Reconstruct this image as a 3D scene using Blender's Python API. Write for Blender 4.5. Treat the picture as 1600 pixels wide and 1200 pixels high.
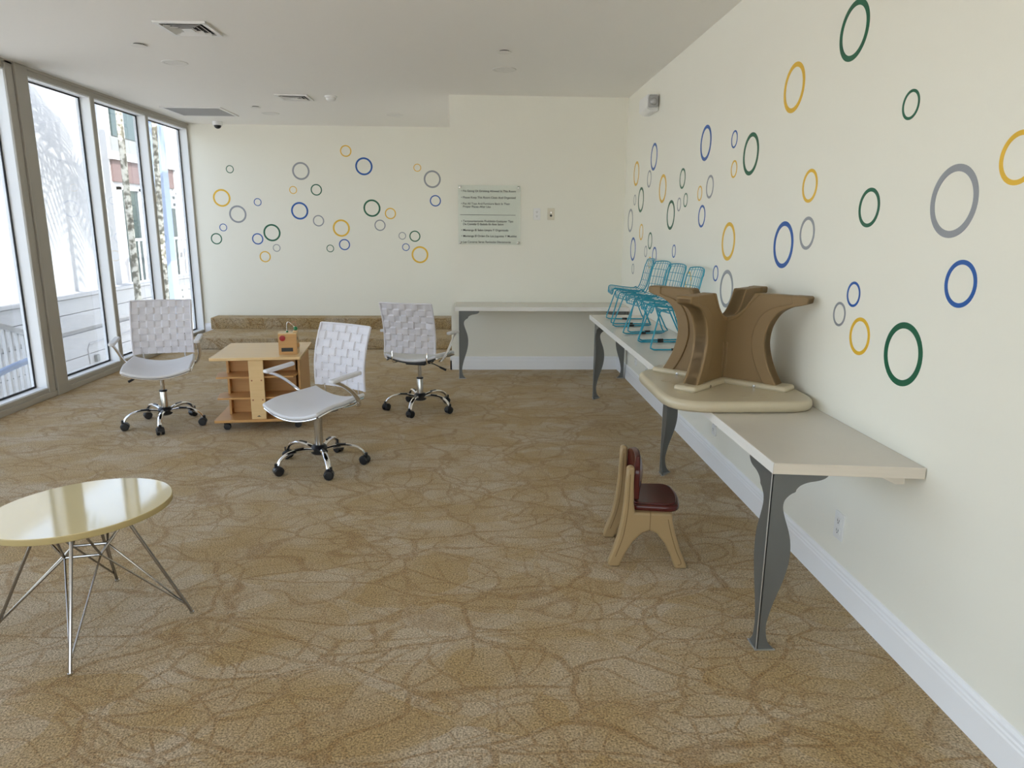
import bpy, bmesh, math, random
from mathutils import Vector, Matrix

for _o in list(bpy.data.objects):
    bpy.data.objects.remove(_o, do_unlink=True)
SC = bpy.context.scene
COL = SC.collection
PI = math.pi
R_ = math.radians

# ------------------------------------------------------------------ camera
# metres; x to the right, y into the room, z up. The camera stands at the origin of x and y.
CAM_H, YAW, PITCH, ROLL, FPX = 1.49, 0.04702, 0.22110, 0.008195, 1094.72
_f = Vector((math.sin(YAW) * math.cos(PITCH), math.cos(YAW) * math.cos(PITCH), -math.sin(PITCH)))
_r = Vector((math.cos(YAW), -math.sin(YAW), 0))
_u = _r.cross(_f)
_r2 = _r * math.cos(ROLL) + _u * math.sin(ROLL)
_u2 = -_r * math.sin(ROLL) + _u * math.cos(ROLL)
cam_d = bpy.data.cameras.new('camera')
cam_d.sensor_width = 36.0
cam_d.lens = 36.0 * FPX / 1600.0
cam_d.clip_start = 0.05
cam_d.clip_end = 300
cam = bpy.data.objects.new('camera', cam_d)
COL.objects.link(cam)
_m = Matrix((_r2, _u2, -_f)).transposed().to_4x4()
_m.translation = Vector((0, 0, CAM_H))
cam.matrix_world = _m
SC.camera = cam

# ------------------------------------------------------------------ sky, sun, exposure
SUN_DIR = Vector((-1.9, 1.85, -2.55)).normalized()      # the way the sunlight travels
world = bpy.data.worlds.new('sky')
SC.world = world
world.use_nodes = True
_nt = world.node_tree
_bg = _nt.nodes['Background']
_sky = _nt.nodes.new('ShaderNodeTexSky')
_sky.sky_type = 'NISHITA'
_sky.sun_disc = False
_sky.sun_elevation = math.asin(-SUN_DIR.z)
_sky.sun_rotation = math.atan2(-SUN_DIR.x, -SUN_DIR.y)
_sky.air_density = 1.0
_sky.dust_density = 2.0
_sky.ozone_density = 1.0
_haze = _nt.nodes.new('ShaderNodeHueSaturation')      # hazy coastal sky
_haze.inputs['Saturation'].default_value = 0.55
_nt.links.new(_sky.outputs[0], _haze.inputs['Color'])
_nt.links.new(_haze.outputs[0], _bg.inputs[0])
_bg.inputs[1].default_value = 0.30
sun_d = bpy.data.lights.new('sun', 'SUN')
sun_d.energy = 4.0
sun_d.angle = 0.0093
sun_d.color = (1.0, 0.95, 0.87)
sun = bpy.data.objects.new('sun', sun_d)
COL.objects.link(sun)
sun.rotation_euler = SUN_DIR.to_track_quat('-Z', 'Y').to_euler()
sun.location = (4, -4, 9)
vs = SC.view_settings
vs.view_transform = 'Standard'
vs.look = 'None'
vs.gamma = 1.0
vs.exposure = 1.9
vs.use_curve_mapping = False
SC.cycles.use_denoising = True
SC.cycles.adaptive_threshold = 0.03
SC.cycles.max_bounces = 9
SC.cycles.diffuse_bounces = 6
SC.cycles.glossy_bounces = 4
SC.cycles.transmission_bounces = 6
SC.cycles.transparent_max_bounces = 16
SC.cycles.sample_clamp_indirect = 6.0
SC.cycles.caustics_reflective = False
SC.cycles.caustics_refractive = False

# ------------------------------------------------------------------ room measures
XR, XL, YN, YB, ZC, XN = 1.4834, -3.7415, 7.3341, 9.6766, 2.7451, -0.2958
YREAR = -4.6
T, XT = 0.7183, 0.9914              # counter height, counter front

# ------------------------------------------------------------------ materials
MATS = {}
def mat(name, col, rough=0.5, metal=0.0, spec=0.5, noise=0.0, nscale=20.0, bump=0.0, bscale=200.0, coat=0.0, stretch=None):
    m = bpy.data.materials.new(name)
    m.use_nodes = True
    nt = m.node_tree
    b = nt.nodes['Principled BSDF']
    b.inputs['Base Color'].default_value = (*col, 1)
    b.inputs['Roughness'].default_value = rough
    b.inputs['Metallic'].default_value = metal
    b.inputs['Specular IOR Level'].default_value = spec
    if coat:
        b.inputs['Coat Weight'].default_value = coat
        b.inputs['Coat Roughness'].default_value = 0.06
    if noise or bump:
        tc = nt.nodes.new('ShaderNodeTexCoord')
        src = tc.outputs['Object']
        if stretch:
            mp = nt.nodes.new('ShaderNodeMapping')
            mp.inputs['Scale'].default_value = stretch
            nt.links.new(src, mp.inputs[0])
            src = mp.outputs[0]
    if noise:
        n = nt.nodes.new('ShaderNodeTexNoise')
        n.inputs['Scale'].default_value = nscale
        n.inputs['Detail'].default_value = 4
        nt.links.new(src, n.inputs['Vector'])
        mx = nt.nodes.new('ShaderNodeMix')
        mx.data_type = 'RGBA'
        mx.inputs['A'].default_value = (*[c * (1 - noise) for c in col], 1)
        mx.inputs['B'].default_value = (*[min(1, c * (1 + noise)) for c in col], 1)
        nt.links.new(n.outputs[0], mx.inputs['Factor'])
        nt.links.new(mx.outputs['Result'], b.inputs['Base Color'])
    if bump:
        n2 = nt.nodes.new('ShaderNodeTexNoise')
        n2.inputs['Scale'].default_value = bscale
        n2.inputs['Detail'].default_value = 3
        nt.links.new(src, n2.inputs['Vector'])
        bp = nt.nodes.new('ShaderNodeBump')
        bp.inputs['Strength'].default_value = bump
        bp.inputs['Distance'].default_value = 0.004
        nt.links.new(n2.outputs[0], bp.inputs['Height'])
        nt.links.new(bp.outputs[0], b.inputs['Normal'])
    MATS[name] = m
    return m

def glass_mat(name, tint=(1, 1, 1), refl=1.0, rough=0.0):
    m = bpy.data.materials.new(name)
    m.use_nodes = True
    nt = m.node_tree
    nt.nodes.clear()
    out = nt.nodes.new('ShaderNodeOutputMaterial')
    tr = nt.nodes.new('ShaderNodeBsdfTransparent')
    tr.inputs[0].default_value = (*tint, 1)
    gl = nt.nodes.new('ShaderNodeBsdfGlossy')
    gl.inputs['Roughness'].default_value = rough
    gl.inputs[0].default_value = (refl, refl, refl, 1)
    # Schlick reflectance, the same from both sides of the sheet
    lw = nt.nodes.new('ShaderNodeLayerWeight')
    lw.inputs[0].default_value = 0.5
    pw = nt.nodes.new('ShaderNodeMath')
    pw.operation = 'POWER'
    pw.inputs[1].default_value = 5.0
    nt.links.new(lw.outputs['Facing'], pw.inputs[0])
    fr = nt.nodes.new('ShaderNodeMath')
    fr.operation = 'MULTIPLY_ADD'
    fr.inputs[1].default_value = 0.92
    fr.inputs[2].default_value = 0.035
    nt.links.new(pw.outputs[0], fr.inputs[0])
    mx = nt.nodes.new('ShaderNodeMixShader')
    nt.links.new(fr.outputs[0], mx.inputs[0])
    nt.links.new(tr.outputs[0], mx.inputs[1])
    nt.links.new(gl.outputs[0], mx.inputs[2])
    nt.links.new(mx.outputs[0], out.inputs[0])
    MATS[name] = m
    return m

def carpet_mat():
    m = bpy.data.materials.new('carpet')
    m.use_nodes = True
    nt = m.node_tree
    N, L = nt.nodes, nt.links
    b = N['Principled BSDF']
    b.inputs['Roughness'].default_value = 0.95
    b.inputs['Specular IOR Level'].default_value = 0.1
    b.inputs['Sheen Weight'].default_value = 0.28
    b.inputs['Sheen Roughness'].default_value = 0.45
    b.inputs['Sheen Tint'].default_value = (0.95, 0.78, 0.55, 1)
    tc = N.new('ShaderNodeTexCoord')
    def noise(scale, detail=3, vec=None, out=0):
        n = N.new('ShaderNodeTexNoise')
        n.inputs['Scale'].default_value = scale
        n.inputs['Detail'].default_value = detail
        L.new(vec or tc.outputs['Object'], n.inputs['Vector'])
        return n.outputs[out]
    def math_(op, a, bb):
        n = N.new('ShaderNodeMath')
        n.operation = op
        for i, x in enumerate((a, bb)):
            if isinstance(x, (int, float)):
                n.inputs[i].default_value = x
            else:
                L.new(x, n.inputs[i])
        return n.outputs[0]
    def distort(amount, nscale, scale_vec, off):
        mp = N.new('ShaderNodeMapping')
        mp.inputs['Scale'].default_value = scale_vec
        mp.inputs['Location'].default_value = off
        L.new(tc.outputs['Object'], mp.inputs[0])
        nc = noise(nscale, 2, mp.outputs[0], 1)
        sub = N.new('ShaderNodeVectorMath'); sub.operation = 'SUBTRACT'
        L.new(nc, sub.inputs[0]); sub.inputs[1].default_value = (0.5, 0.5, 0.5)
        sc = N.new('ShaderNodeVectorMath'); sc.operation = 'SCALE'
        L.new(sub.outputs[0], sc.inputs[0]); sc.inputs['Scale'].default_value = amount
        ad = N.new('ShaderNodeVectorMath'); ad.operation = 'ADD'
        L.new(mp.outputs[0], ad.inputs[0]); L.new(sc.outputs[0], ad.inputs[1])
        return ad.outputs[0]
    def lines(vec, scale, width):
        v = N.new('ShaderNodeTexVoronoi')
        v.feature = 'DISTANCE_TO_EDGE'
        v.inputs['Scale'].default_value = scale
        L.new(vec, v.inputs['Vector'])
        mr = N.new('ShaderNodeMapRange')
        mr.interpolation_type = 'SMOOTHSTEP'
        mr.inputs['From Min'].default_value = width * 0.35
        mr.inputs['From Max'].default_value = width
        mr.inputs['To Min'].default_value = 1.0
        mr.inputs['To Max'].default_value = 0.0
        L.new(v.outputs['Distance'], mr.inputs['Value'])
        return mr.outputs[0]
    def cells(vec, scale):
        v = N.new('ShaderNodeTexVoronoi')
        v.inputs['Scale'].default_value = scale
        L.new(vec, v.inputs['Vector'])
        sp = N.new('ShaderNodeSeparateColor')
        L.new(v.outputs['Color'], sp.inputs[0])
        return sp.outputs[0]
    def contours(vec, scale, count, width):
        n = N.new('ShaderNodeTexNoise')
        n.inputs['Scale'].default_value = scale
        n.inputs['Detail'].default_value = 0.6
        L.new(vec, n.inputs['Vector'])
        fr = math_('FRACT', math_('MULTIPLY', n.outputs[0], count), 0)
        ds = math_('ABSOLUTE', math_('SUBTRACT', fr, 0.5), 0)
        mr = N.new('ShaderNodeMapRange')
        mr.interpolation_type = 'SMOOTHSTEP'
        mr.inputs['From Min'].default_value = width * 0.4
        mr.inputs['From Max'].default_value = width
        mr.inputs['To Min'].default_value = 1.0
        mr.inputs['To Max'].default_value = 0.0
        L.new(ds, mr.inputs['Value'])
        return mr.outputs[0]
    va = distort(0.45, 1.3, (0.85, 1.15, 1.0), (3.1, 7.7, 0.4))
    vb = distort(0.55, 1.5, (0.75, 1.30, 1.0), (11.3, 2.2, 5.0))
    vc = distort(0.60, 1.2, (0.80, 1.25, 1.0), (23.7, 15.1, 2.0))
    fade = N.new('ShaderNodeMapRange')
    L.new(noise(1.7, 2), fade.inputs['Value'])
    fade.inputs['From Min'].default_value = 0.35
    fade.inputs['From Max'].default_value = 0.62
    fade.inputs['To Min'].default_value = 0.25
    l1 = math_('MAXIMUM', lines(vb, 2.3, 0.030), math_('MULTIPLY', contours(vc, 1.6, 8.0, 0.050), 0.8))
    l2 = math_('MAXIMUM', lines(vc, 3.4, 0.032), lines(va, 4.6, 0.034))
    wob = N.new('ShaderNodeMapRange')
    L.new(noise(30.0, 3), wob.inputs['Value'])
    wob.inputs['From Min'].default_value = 0.3
    wob.inputs['From Max'].default_value = 0.6
    wob.inputs['To Min'].default_value = 0.3
    ln = math_('MULTIPLY', math_('MAXIMUM', l1, math_('MULTIPLY', l2, fade.outputs[0])), wob.outputs[0])
    patch = math_('ADD', math_('MULTIPLY', cells(va, 2.6), 0.5), math_('MULTIPLY', cells(vb, 3.4), 0.5))
    pr = N.new('ShaderNodeMapRange')
    pr.interpolation_type = 'SMOOTHSTEP'
    pr.inputs['From Min'].default_value = -0.1
    pr.inputs['From Max'].default_value = 1.2
    L.new(math_('ADD', patch, math_('MULTIPLY', math_('SUBTRACT', noise(4.0, 5), 0.5), 2.0)), pr.inputs['Value'])
    c1 = N.new('ShaderNodeMix'); c1.data_type = 'RGBA'
    c1.inputs['A'].default_value = CARPET_TAN
    c1.inputs['B'].default_value = CARPET_GREY
    L.new(pr.outputs[0], c1.inputs['Factor'])
    c2 = N.new('ShaderNodeMix'); c2.data_type = 'RGBA'
    L.new(math_('MULTIPLY', ln, 0.62), c2.inputs['Factor'])
    L.new(c1.outputs['Result'], c2.inputs['A'])
    c2.inputs['B'].default_value = CARPET_LINE
    pile = noise(150.0, 4)
    pm = N.new('ShaderNodeMapRange')
    L.new(pile, pm.inputs['Value'])
    pm.inputs['From Min'].default_value = 0.3
    pm.inputs['From Max'].default_value = 0.7
    pm.inputs['To Min'].default_value = 0.42
    pm.inputs['To Max'].default_value = 1.58
    c3 = N.new('ShaderNodeVectorMath'); c3.operation = 'SCALE'
    L.new(c2.outputs['Result'], c3.inputs[0])
    L.new(pm.outputs[0], c3.inputs['Scale'])
    L.new(c3.outputs[0], b.inputs['Base Color'])
    bu = N.new('ShaderNodeBump')
    bu.inputs['Strength'].default_value = 0.6
    bu.inputs['Distance'].default_value = 0.006
    L.new(noise(180.0, 1), bu.inputs['Height'])
    L.new(bu.outputs[0], b.inputs['Normal'])
    MATS['carpet'] = m
CARPET_TAN = (0.365, 0.255, 0.122, 1)
CARPET_GREY = (0.440, 0.362, 0.262, 1)
CARPET_LINE = (0.225, 0.122, 0.040, 1)
carpet_mat()

def wood_mat(name, c0, c1, rough=0.4, stretch=(2, 30, 30), scale=2.0):
    m = bpy.data.materials.new(name)
    m.use_nodes = True
    nt = m.node_tree
    b = nt.nodes['Principled BSDF']
    b.inputs['Roughness'].default_value = rough
    tc = nt.nodes.new('ShaderNodeTexCoord')
    mp = nt.nodes.new('ShaderNodeMapping')
    mp.inputs['Scale'].default_value = stretch
    nt.links.new(tc.outputs['Object'], mp.inputs[0])
    n = nt.nodes.new('ShaderNodeTexNoise')
    n.inputs['Scale'].default_value = scale
    n.inputs['Detail'].default_value = 5
    n.inputs['Distortion'].default_value = 0.6
    nt.links.new(mp.outputs[0], n.inputs['Vector'])
    mx = nt.nodes.new('ShaderNodeMix')
    mx.data_type = 'RGBA'
    mx.inputs['A'].default_value = (*c0, 1)
    mx.inputs['B'].default_value = (*c1, 1)
    nt.links.new(n.outputs[0], mx.inputs['Factor'])
    nt.links.new(mx.outputs['Result'], b.inputs['Base Color'])
    MATS[name] = m

def trunk_mat():
    m = bpy.data.materials.new('palm_bark')
    m.use_nodes = True
    nt = m.node_tree
    b = nt.nodes['Principled BSDF']
    b.inputs['Roughness'].default_value = 0.9
    tc = nt.nodes.new('ShaderNodeTexCoord')
    n = nt.nodes.new('ShaderNodeTexNoise')
    n.inputs['Scale'].default_value = 16
    n.inputs['Detail'].default_value = 3
    nt.links.new(tc.outputs['Object'], n.inputs['Vector'])
    cr = nt.nodes.new('ShaderNodeValToRGB')
    e = cr.color_ramp.elements
    e[0].position, e[0].color = 0.42, (0.13, 0.12, 0.09, 1)
    e[1].position, e[1].color = 0.58, (0.62, 0.60, 0.52, 1)
    nt.links.new(n.outputs[0], cr.inputs[0])
    nt.links.new(cr.outputs[0], b.inputs['Base Color'])
    MATS['palm_bark'] = m

mat('wall_paint', (0.865, 0.85, 0.765), 0.6, spec=0.3, noise=0.012, nscale=3, bump=0.05, bscale=120)
mat('ceiling_paint', (0.88, 0.86, 0.82), 0.8, spec=0.2, bump=0.04, bscale=150)
mat('trim_white', (0.90, 0.91, 0.94), 0.35)
mat('aluminium_white', (0.85, 0.865, 0.885), 0.38)
mat('aluminium_shaded', (0.42, 0.395, 0.35), 0.45)  # darker copy of the frame white, room-side shade put into the colour
mat('gasket_black', (0.01, 0.011, 0.014), 0.5)
glass_mat('window_glass', (0.78, 0.80, 0.81))
glass_mat('acrylic_clear', (0.965, 0.985, 0.98), 0.6, 0.28)
mat('counter_top', (0.60, 0.565, 0.505), 0.22, spec=0.5, noise=0.03, nscale=6)
mat('counter_edge_lit', (0.83, 0.81, 0.775), 0.4, noise=0.03, nscale=8, stretch=(1, 1, 12))  # front edges whitened, window light on them put into the colour
mat('counter_end', (0.66, 0.60, 0.51), 0.45, noise=0.05, nscale=6, stretch=(1, 1, 14))
mat('leg_steel', (0.155, 0.160, 0.155), 0.45, metal=0.45, noise=0.06, nscale=9)
mat('leg_edge', (0.52, 0.53, 0.53), 0.35, metal=0.7)
mat('chrome', (0.86, 0.86, 0.87), 0.07, metal=1.0)
mat('chrome_dull', (0.55, 0.54, 0.52), 0.22, metal=1.0)
mat('steel_wire', (0.33, 0.31, 0.29), 0.22, metal=1.0)
mat('leather_white', (0.66, 0.645, 0.69), 0.42, spec=0.4, bump=0.06, bscale=260)
mat('leather_pad', (0.68, 0.68, 0.71), 0.35, spec=0.45, bump=0.03, bscale=200)
mat('plastic_black', (0.012, 0.012, 0.014), 0.38)
mat('rubber_black', (0.02, 0.02, 0.021), 0.7)
mat('table_cream', (0.72, 0.62, 0.36), 0.06, spec=0.55, coat=0.5)
mat('table_rim', (0.45, 0.36, 0.17), 0.4)
wood_mat('maple', (0.50, 0.26, 0.085), (0.60, 0.335, 0.125), 0.38)
wood_mat('maple_lit', (0.70, 0.48, 0.235), (0.79, 0.57, 0.305), 0.26)  # brighter copy of maple, window light and reflection put into the colour
mat('toddler_brown', (0.225, 0.146, 0.066), 0.52, spec=0.35, bump=0.03, bscale=160)
mat('toddler_beige', (0.53, 0.46, 0.325), 0.28, noise=0.03, nscale=9, bump=0.02, bscale=150)
mat('chair_tan', (0.36, 0.25, 0.125), 0.33, noise=0.03, nscale=7)
mat('chair_maroon', (0.082, 0.013, 0.011), 0.22)
mat('wire_turquoise', (0.012, 0.30, 0.43), 0.32)
mat('vinyl_yellow', (0.80, 0.49, 0.035), 0.4)
mat('vinyl_blue', (0.008, 0.098, 0.40), 0.4)
mat('vinyl_grey', (0.30, 0.315, 0.345), 0.4)
mat('vinyl_green', (0.004, 0.115, 0.056), 0.4)
mat('ink_black', (0.02, 0.022, 0.022), 0.5)
mat('plate_white', (0.83, 0.83, 0.82), 0.3)
mat('plate_cream', (0.72, 0.67, 0.55), 0.35)
mat('lamp_diffuser', (0.80, 0.785, 0.75), 0.7, spec=0.2)
mat('vent_metal', (0.82, 0.81, 0.79), 0.4)
mat('vent_dark', (0.06, 0.06, 0.06), 0.7)
mat('grille_grey', (0.42, 0.42, 0.42), 0.6)
mat('lens_grey', (0.42, 0.42, 0.43), 0.18, metal=0.5)
mat('toy_red', (0.35, 0.008, 0.012), 0.4)
mat('toy_green', (0.01, 0.16, 0.05), 0.35)
mat('toy_copper', (0.42, 0.17, 0.09), 0.35, metal=0.6)
mat('stucco_white', (0.35, 0.357, 0.37), 0.85, spec=0.2, bump=0.8, bscale=22)
mat('siding_white', (0.37, 0.375, 0.385), 0.8, spec=0.2, bump=0.1, bscale=60)
mat('facade_white', (0.42, 0.42, 0.43), 0.7)
mat('facade_mauve', (0.13, 0.085, 0.08), 0.7)
mat('facade_grey', (0.2, 0.21, 0.21), 0.7)
mat('far_glass', (0.025, 0.045, 0.045), 0.05, spec=0.6)
mat('column_blue', (0.30, 0.38, 0.54), 0.45)
mat('rail_white', (0.52, 0.53, 0.54), 0.4)
mat('ground_pale', (0.66, 0.63, 0.58), 0.9, noise=0.08, nscale=2)
mat('palm_green', (0.06, 0.12, 0.03), 0.6)
mat('blocker_grey', (0.5, 0.5, 0.5), 0.9)
trunk_mat()

# ------------------------------------------------------------------ mesh helpers
class MB:
    """collects shapes; build() makes ONE mesh object of them"""
    def __init__(s):
        s.v, s.f = [], []
    def add(s, vs_, fs):
        o = len(s.v)
        s.v += [tuple(p) for p in vs_]
        s.f += [tuple(i + o for i in f) for f in fs]
        return s
    def box(s, x0, x1, y0, y1, z0, z1):
        return s.add([(x0, y0, z0), (x1, y0, z0), (x1, y1, z0), (x0, y1, z0), (x0, y0, z1), (x1, y0, z1), (x1, y1, z1), (x0, y1, z1)],
                     [(0, 3, 2, 1), (4, 5, 6, 7), (0, 1, 5, 4), (1, 2, 6, 5), (2, 3, 7, 6), (3, 0, 4, 7)])
    def prism(s, pts, a, b, axes='xyz'):
        """outline pts (2-D) on the first two axes, extruded a..b along the third"""
        n = len(pts)
        ix = ['xyz'.index(c) for c in axes]
        def mk(p, h):
            q = [0, 0, 0]
            q[ix[0]], q[ix[1]], q[ix[2]] = p[0], p[1], h
            return tuple(q)
        vs_ = [mk(p, a) for p in pts] + [mk(p, b) for p in pts]
        fs = [tuple(range(n - 1, -1, -1)), tuple(range(n, 2 * n))]
        fs += [(i, (i + 1) % n, n + (i + 1) % n, n + i) for i in range(n)]
        return s.add(vs_, fs)
    def tube(s, pts, r, n=8, closed=False, flat=None):
        pts = [Vector(p) for p in pts]
        m = len(pts)
        rs = r if isinstance(r, (list, tuple)) else [r] * m
        def tangent(i):
            if closed:
                return (pts[(i + 1) % m] - pts[i - 1]).normalized()
            return (pts[min(i + 1, m - 1)] - pts[max(i - 1, 0)]).normalized()
        t = tangent(0)
        up = Vector((0, 0, 1)) if abs(t.z) < 0.9 else Vector((0, 1, 0))
        nrm = (up - t * up.dot(t)).normalized()
        vs_, fs = [], []
        for i in range(m):
            t = tangent(i)
            nrm = (nrm - t * nrm.dot(t)).normalized()
            bn = t.cross(nrm)
            for k in range(n):
                a = 2 * PI * k / n
                kx, ky = math.cos(a), math.sin(a)
                if flat:
                    kx, ky = kx * flat[0], ky * flat[1]
                vs_.append(pts[i] + (nrm * kx + bn * ky) * rs[i])
        for i in range(m if closed else m - 1):
            for k in range(n):
                j = (i + 1) % m
                fs.append((i * n + k, i * n + (k + 1) % n, j * n + (k + 1) % n, j * n + k))
        if not closed:
            fs.append(tuple(range(n - 1, -1, -1)))
            fs.append(tuple((m - 1) * n + k for k in range(n)))
        return s.add(vs_, fs)
    def lathe(s, prof, n=24, c=(0, 0, 0), axis='z'):
        """profile (radius, height) turned about an axis through c"""
        vs_, fs = [], []
        for (r, h) in prof:
            for k in range(n):
                a = 2 * PI * k / n
                p = (r * math.cos(a), r * math.sin(a), h)
                if axis == 'x':
                    p = (h, r * math.cos(a), r * math.sin(a))
                elif axis == 'y':
                    p = (r * math.sin(a), h, r * math.cos(a))
                vs_.append((p[0] + c[0], p[1] + c[1], p[2] + c[2]))
        m = len(prof)
        for i in range(m - 1):
            for k in range(n):
                fs.append((i * n + k, i * n + (k + 1) % n, (i + 1) * n + (k + 1) % n, (i + 1) * n + k))
        fs.append(tuple(range(n - 1, -1, -1)))
        fs.append(tuple((m - 1) * n + k for k in range(n)))
        return s.add(vs_, fs)
    def sheet(s, grid, thick):
        """grid[i][j] of points made into a thin solid"""
        ni, nj = len(grid), len(grid[0])
        P = [[Vector(p) for p in row] for row in grid]
        vs_ = []
        for sgn in (0.5, -0.5):
            for i in range(ni):
                for j in range(nj):
                    du = P[min(i + 1, ni - 1)][j] - P[max(i - 1, 0)][j]
                    dv = P[i][min(j + 1, nj - 1)] - P[i][max(j - 1, 0)]
                    vs_.append(P[i][j] + du.cross(dv).normalized() * thick * sgn)
        fs = []
        o = ni * nj
        for i in range(ni - 1):
            for j in range(nj - 1):
                a, b, c, d = i * nj + j, (i + 1) * nj + j, (i + 1) * nj + j + 1, i * nj + j + 1
                fs.append((a, b, c, d))
                fs.append((o + d, o + c, o + b, o + a))
        for i in range(ni - 1):
            for j in (0, nj - 1):
                a, b = i * nj + j, (i + 1) * nj + j
                fs.append((a, o + a, o + b, b) if j == 0 else (b, o + b, o + a, a))
        for j in range(nj - 1):
            for i in (0, ni - 1):
                a, b = i * nj + j, i * nj + j + 1
                fs.append((b, o + b, o + a, a) if i == 0 else (a, o + a, o + b, b))
        return s.add(vs_, fs)
    def build(s, name, material, parent=None, bevel=0.0, seg=2, smooth=True, angle=35, subsurf=0):
        me = bpy.data.meshes.new(name)
        me.from_pydata(s.v, [], s.f)
        bm = bmesh.new()
        bm.from_mesh(me)
        bmesh.ops.recalc_face_normals(bm, faces=bm.faces)
        bm.to_mesh(me)
        bm.free()
        me.materials.append(MATS[material])
        if smooth:
            me.shade_smooth()
            me.set_sharp_from_angle(angle=R_(angle))
        o = bpy.data.objects.new(name, me)
        COL.objects.link(o)
        if parent is not None:
            o.parent = parent
        if bevel:
            md = o.modifiers.new('soft_edges', 'BEVEL')
            md.width = bevel
            md.segments = seg
            md.limit_method = 'ANGLE'
            md.angle_limit = R_(40)
            md.harden_normals = False
        if subsurf:
            md = o.modifiers.new('smooth', 'SUBSURF')
            md.levels = md.render_levels = subsurf
        return o

def tag(o, label=None, cat=None, group=None, kind=None):
    if label: o['label'] = label
    if cat: o['category'] = cat
    if group: o['group'] = group
    if kind: o['kind'] = kind
    return o
def thing(name, label, cat, loc=(0, 0, 0), rz=0.0, group=None, kind=None):
    o = bpy.data.objects.new(name, None)
    COL.objects.link(o)
    o.location = loc
    o.rotation_euler = (0, 0, rz)
    o.empty_display_size = 0.1
    return tag(o, label, cat, group, kind)
def inst(src, parent, loc=(0, 0, 0), rz=0.0):
    """one more piece that shares the mesh of src"""
    o = src.copy()
    COL.objects.link(o)
    o.parent = parent
    o.location = loc
    o.rotation_euler = (0, 0, rz)
    return o
def bez(p0, p1, p2, p3, n=10):
    out = []
    for i in range(n + 1):
        t = i / n
        out.append(tuple((1 - t) ** 3 * a + 3 * t * (1 - t) ** 2 * b + 3 * t * t * (1 - t) * c + t ** 3 * d for a, b, c, d in zip(p0, p1, p2, p3)))
    return out
def catmull(pts, n=6):
    out = []
    m = len(pts)
    for i in range(m - 1):
        p0, p1, p2, p3 = pts[max(i - 1, 0)], pts[i], pts[i + 1], pts[min(i + 2, m - 1)]
        for k in range(n):
            t = k / n
            out.append(tuple(0.5 * (2 * b + (c - a) * t + (2 * a - 5 * b + 4 * c - d) * t * t + (3 * b - a - 3 * c + d) * t ** 3)
                             for a, b, c, d in zip(p0, p1, p2, p3)))
    out.append(tuple(pts[-1]))
    return out
def rounded(pts, r, n=5):
    """outline with its corners rounded"""
    out = []
    m = len(pts)
    for i in range(m):
        p, a, b = Vector(pts[i]), Vector(pts[i - 1]), Vector(pts[(i + 1) % m])
        rr = r[i] if isinstance(r, (list, tuple)) else r
        da, db = (a - p), (b - p)
        ra, rb = min(rr, da.length * 0.49), min(rr, db.length * 0.49)
        s, e = p + da.normalized() * ra, p + db.normalized() * rb
        for k in range(n + 1):
            t = k / n
            q = s * (1 - t) ** 2 + p * 2 * t * (1 - t) + e * t * t
            out.append((q.x, q.y))
    return out
# ================================================================== THE ROOM
def struct(name, mb, material, parent=None, **k):
    o = mb.build(name, material, parent, **k)
    if parent is None:
        o['kind'] = 'structure'
    return o
def structure(name, label=None, loc=(0, 0, 0)):
    return thing(name, label, None, loc, kind='structure')

struct('floor', MB().box(XL - 0.14, XR + 0.1, YREAR - 0.1, YB + 0.1, -0.06, 0.0), 'carpet', smooth=False)
struct('ceiling', MB().box(XL - 0.14, XR + 0.1, YREAR - 0.1, YB + 0.1, ZC, ZC + 0.16), 'ceiling_paint', smooth=False)
struct('wall_right', MB().box(XR, XR + 0.12, YREAR - 0.1, YN + 0.05, 0, ZC), 'wall_paint', smooth=False)
struct('wall_niche', MB().box(XN, XR + 0.12, YN, YB + 0.1, 0, ZC), 'wall_paint', smooth=False)
struct('wall_back', MB().box(XL - 0.14, XN, YB, YB + 0.12, -0.02, ZC), 'wall_paint', smooth=False)
# unseen glazing added behind the camera to brighten the far walls and ceiling
struct('wall_rear', MB().box(XL - 0.14, XR + 0.12, YREAR - 0.12, YREAR, 0, 0.12).box(XL - 0.14, XR + 0.12, YREAR - 0.12, YREAR, 2.66, ZC), 'wall_paint', smooth=False)
for k in range(4):
    xa = XL + 0.05 + k * 1.295
    w = structure('window_%d' % (20 + k))
    MB().box(xa, xa + 1.235, YREAR - 0.07, YREAR - 0.062, 0.12, 2.66).build('pane', 'window_glass', w, smooth=False)
    MB().box(xa + 1.235, xa + 1.295, YREAR - 0.12, YREAR, 0.12, 2.66).build('mullion', 'aluminium_white', w)

BB = [(0, 0), (0.016, 0), (0.016, 0.098), (0.0135, 0.104), (0.0135, 0.112), (0.0105, 0.118), (0.0105, 0.128), (0.005, 0.138), (0.0, 0.141)]
struct('baseboard_right', MB().prism([(XR - a, z) for a, z in BB], YREAR, YN, 'xzy'), 'trim_white', angle=20)
struct('baseboard_niche', MB().prism([(YN - a, z) for a, z in BB], XN - 0.016, XR - 0.016, 'yzx'), 'trim_white', angle=20)
struct('baseboard_niche_return', MB().prism([(XN - a, z) for a, z in BB], YN - 0.016, 8.575, 'xzy'), 'trim_white', angle=20)
struct('baseboard_back', MB().prism([(YB - a, z + 0.03) for a, z in BB], XL, -3.53, 'yzx'), 'trim_white', angle=20)

plat = structure('floor_platform', 'two-step carpeted platform along the back wall')
MB().box(-3.52, XN, 8.575, YB, 0, 0.135).build('lower_step', 'carpet', plat, bevel=0.012, seg=3)
MB().box(-3.555, XN, 9.39, YB, 0.13, 0.282).build('upper_step', 'carpet', plat, bevel=0.012, seg=3)

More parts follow.
